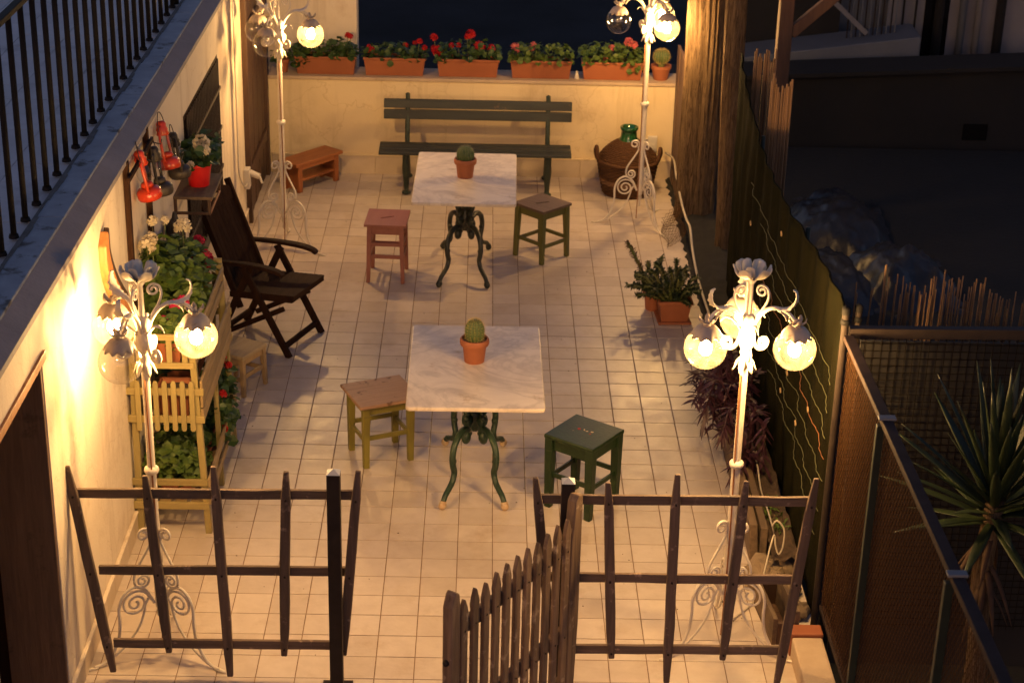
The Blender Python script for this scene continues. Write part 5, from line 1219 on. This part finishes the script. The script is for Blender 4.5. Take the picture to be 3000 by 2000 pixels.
for k in range(42): z = .02+k*.04; mb.bar((2.35,-1.046,z), (4.6,-1.046,z), .003, .003)
mb.build('wire_mesh', 'wiredark', t, kind='stuff')
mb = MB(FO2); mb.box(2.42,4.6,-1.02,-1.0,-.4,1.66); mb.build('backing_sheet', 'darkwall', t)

# ------------------------------------------------------------------ neighbour's yard on the right
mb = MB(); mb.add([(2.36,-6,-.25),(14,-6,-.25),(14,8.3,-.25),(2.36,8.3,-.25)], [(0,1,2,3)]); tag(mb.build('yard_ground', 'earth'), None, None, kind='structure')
random.seed(81)
t = thing('reed_screen', 'ragged dry reed screen standing behind the square mesh fence', 'fence', (3.0,-.5,-.25)); mb = MB(); m2 = MB()
for k in range(230):
    x = -.55+k*.0092+random.uniform(-.008,.008); h = 2.02+.06*noise.noise((k*.15,0,0))+random.uniform(-.09,.05)-(.08 if k > 80 else 0)
    if k in (16,18,19,50): h += .15
    if k < 18 and k % 5: continue
    ln = random.gauss(0,.02); 
    if k == 0: ln = .12
    (mb if k % 2 else m2).tube([(x,random.uniform(-.015,.015),0),(x+ln,random.uniform(-.015,.015),h)], [.0058,.0040], 5)
mb.build('reeds', 'reed', t, kind='stuff'); m2.build('paler_reeds', 'reed', t, kind='stuff')
mb = MB(); mb.tube([(-.5,.02,1.45),(1.5,.02,1.42)], .004, 5); mb.build('tie_wire', 'wiremesh', t)
for k, (y, x, h, n_, w_, lab) in enumerate(((2.55,2.52,2.06,13,.16,'upright bundle of broken reeds sticking up behind the shade net, nearer one'), (3.55,2.55,2.02,12,.17,'upright bundle of broken reeds sticking up behind the shade net, next to the trunk'))):
    t = thing('reed_bundle', lab, 'reeds', (x,y,-.25), 0, 'reed bundles behind the net'); mb = MB()
    for q in range(n_): mb.tube([(q*w_/n_-w_/2,random.uniform(-.02,.02),0),(q*w_/n_-w_/2+random.gauss(0,.004),random.uniform(-.02,.02),h+.2+random.uniform(-.10,.02)+(.08 if q == 1 else 0))], .0078, 6)
    mb.build('reeds', 'reed', t, kind='stuff')
mb = MB(); 
t = thing('pergola_post', 'brown timber post with a diagonal brace standing in the dark yard', 'post', (2.84,4.6,-.25))
mb = MB(); mb.box(-.055,.055,-.055,.055,0,3.4); mb.build('post', 'w_perg', t, bevel=.006)
mb = MB(); mb.bar((.05,0,2.08), (.62,0,2.62), .07, .085); mb.build('brace', 'w_perg', t, bevel=.006)
mb = MB(); mb.box(-.3,1.6,-.05,.05,2.70,2.84); mb.build('beam', 'w_perg', t, bevel=.006)
def tarp(loc, sx, sy, h, seed, label):
    mb = MB(); n_ = 34; vs = []
    for j in range(n_+1):
        for i in range(n_+1):
            u, v = i/n_*2-1, j/n_*2-1; r = math.sqrt(u*u+v*v)
            z = h*max(0, 1-r**2.4)+.30*h*noise.noise((u*2.2+seed,v*2.2,1))+.16*h*noise.noise((u*6+seed,v*6,2))+.07*h*noise.noise((u*15+seed,v*15,2)); vs.append((u*sx,v*sy,max(0,z)-.01))
    mb.add(vs, [(j*(n_+1)+i, j*(n_+1)+i+1, (j+1)*(n_+1)+i+1, (j+1)*(n_+1)+i) for j in range(n_) for i in range(n_)])
    o = mb.build('tarpaulin_heap', 'tarp', None, smooth=True, loc=loc); tag(o, label, 'tarpaulin', 'grey tarpaulin heaps in the yard')
tarp((3.68,5.9,-.25), .46, .80, .26, 1.3, 'grey tarpaulin covered heap farther back in the dark yard')
tarp((3.95,4.60,-.25), .48, .66, .28, 5.1, 'grey tarpaulin covered heap just above the reed screen')
tarp((3.45,4.6,-.25), .42, .75, .16, 8.4, 'flat grey tarpaulin close behind the shade net')
# dark shed wall and terraces behind
t = thing('shed', 'dark low shed wall closing the yard at the back right', 'shed', (6.5,8.5,-.25))
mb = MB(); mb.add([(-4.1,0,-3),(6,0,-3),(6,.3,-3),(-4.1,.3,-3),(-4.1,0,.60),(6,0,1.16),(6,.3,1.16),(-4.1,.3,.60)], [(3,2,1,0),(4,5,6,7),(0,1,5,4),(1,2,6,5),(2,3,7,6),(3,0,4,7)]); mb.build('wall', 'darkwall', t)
mb = MB(); mb.add([(-4.15,-.12,.62),(6,-.12,1.18),(6,.42,1.18),(-4.15,.42,.62),(-4.15,-.12,.66),(6,-.12,1.22),(6,.42,1.22),(-4.15,.42,.66)], [(3,2,1,0),(4,5,6,7),(0,1,5,4),(1,2,6,5),(2,3,7,6),(3,0,4,7)]); mb.build('roof_edge', 'darkwall', t)
mb = MB(); mb.box(-1.1,-.85,-.012,-.003,.05,.22); mb.build('vent', 'winglass', t)
NO = (4.6,9.4,-.25)
t = thing('neighbour_house', 'pale neighbouring house with pipes and railed terrace at the top right corner', 'house', NO)
mb = MB(NO); mb.box(4.78,9.5,9.7,10.0,-3.2,4.5); mb.build('wall', 'palewall', t)
mb = MB(NO); mb.add([(2.7,9.05,-3.2),(5.0,9.05,-3.2),(5.0,9.55,-3.2),(2.7,9.55,-3.2),(2.7,9.05,.40),(5.0,9.05,.72),(5.0,9.55,.74),(2.7,9.55,.42)], [(3,2,1,0),(4,5,6,7),(0,1,5,4),(1,2,6,5),(2,3,7,6),(3,0,4,7)]); mb.build('terrace_slab', 'slab', t, bevel=.01)
mb = MB(NO); mb.box(2.7,4.25,9.60,9.9,-3.2,4.2); mb.build('shadowed_wall', 'darkwall', t)  # black block above the slab, its shadow is in the colour
mb = MB(NO); mb.box(4.25,4.78,9.95,10.0,-3.2,4.2); mb.build('recess_wall', 'slab', t)
for k, (x, r_, mt_) in enumerate(((4.92,.012,'darkwall'),(5.05,.012,'darkwall'),(5.30,.05,'darkwall'),(5.55,.04,'slab'),(5.72,.035,'palewall'),(5.95,.05,'darkwall'))):
    mb = MB(NO); mb.tube([(x,9.62,-.2),(x,9.62,4)], r_, 10); mb.build('downpipe', mt_, t, smooth=True)
mb = MB(NO); mb.box(5.16,5.42,9.685,9.699,-.2,3.4); mb.build('dark_doorway', 'winglass', t)
for k in range(12):
    mb = MB(NO); x = 4.28+k*.045; mb.tube([(x,9.3,.62),(x,9.3,1.7)], .008, 6); mb.build('terrace_rail_bar', 'slab' if k % 2 else 'post_metal', t)
mb = MB(NO); mb.bar((3.95,9.2,1.16), (4.46,9.2,.71), .05, .05); mb.build('stair_stringer', 'palewall', t)

# ------------------------------------------------------------------ yucca
random.seed(91)
t = thing('yucca', 'spiky yucca with long green blades outside the wire mesh fence', 'yucca', (2.98,-1.75,-.25))
mb = MB(); mb.tube(smooth_path([(0,0,0),(.02,.0,.5),(-.01,.02,1.0),(0,0,1.42)], 6), [.055-.0006*i for i in range(19)], 10); mb.build('trunk', 'bark', t, smooth=True)
for k in range(64):
    fz = k/63; a = k*2.39996; el = rad(-12+100*fz**.8)+random.uniform(-.12,.12); L = random.uniform(.50,.72)*(1 if el > .2 else .85)
    d = Vector((math.cos(a)*math.cos(el), math.sin(a)*math.cos(el), math.sin(el))); p0 = Vector((0,0,1.28+.16*fz))
    pts = [p0+d*L*i/6+Vector((0,0,-.08*L*(i/6)**2*(1-fz))) for i in range(7)]
    side = d.cross(Vector((0,0,1)))
    if side.length < .2: side = Vector((math.sin(a), -math.cos(a), 0))
    mb = MB(); mb.strip(pts, [.028,.046,.054,.052,.042,.026,.003], side.normalized(), .002, .18); mb.build('blade', 'leaf_yucca', t, smooth=True)
for k in range(14):
    a = random.uniform(0, 2*PI); L = random.uniform(.22,.36); d = Vector((math.cos(a), math.sin(a), 0)); z0 = random.uniform(.95,1.28)
    pts = [Vector((0,0,z0))+d*L*(i/5)*.55+Vector((0,0,-L*(i/5)**1.6*.9)) for i in range(6)]
    mb = MB(); mb.strip(pts, [.02,.034,.036,.03,.02,.004], (-math.sin(a),math.cos(a),0), .002, .2); mb.build('dry_blade', 'leaf_dead', t, smooth=True)

# ------------------------------------------------------------------ crumbs of dry leaf and grit on the floor
random.seed(95); mb = MB()
for _ in range(110):
    x = random.uniform(-1.4,2.0); y = random.uniform(-1.9,6.3); r = random.uniform(.0025,.008); a = random.uniform(0, 2*PI)
    mb.add([(x+r*math.cos(a+q)*random.uniform(.5,1.2), y+r*.6*math.sin(a+q), .0025+.002*(k % 2)) for k, q in enumerate((0,1.2,2.6,3.6,5.0))]+[(x,y,.0065)], [(k,(k+1) % 5,5) for k in range(5)])
tag(mb.build('floor_litter', 'w_plank', kind='stuff'), 'crumbs of dry leaf and grit scattered over the floor tiles', 'litter')
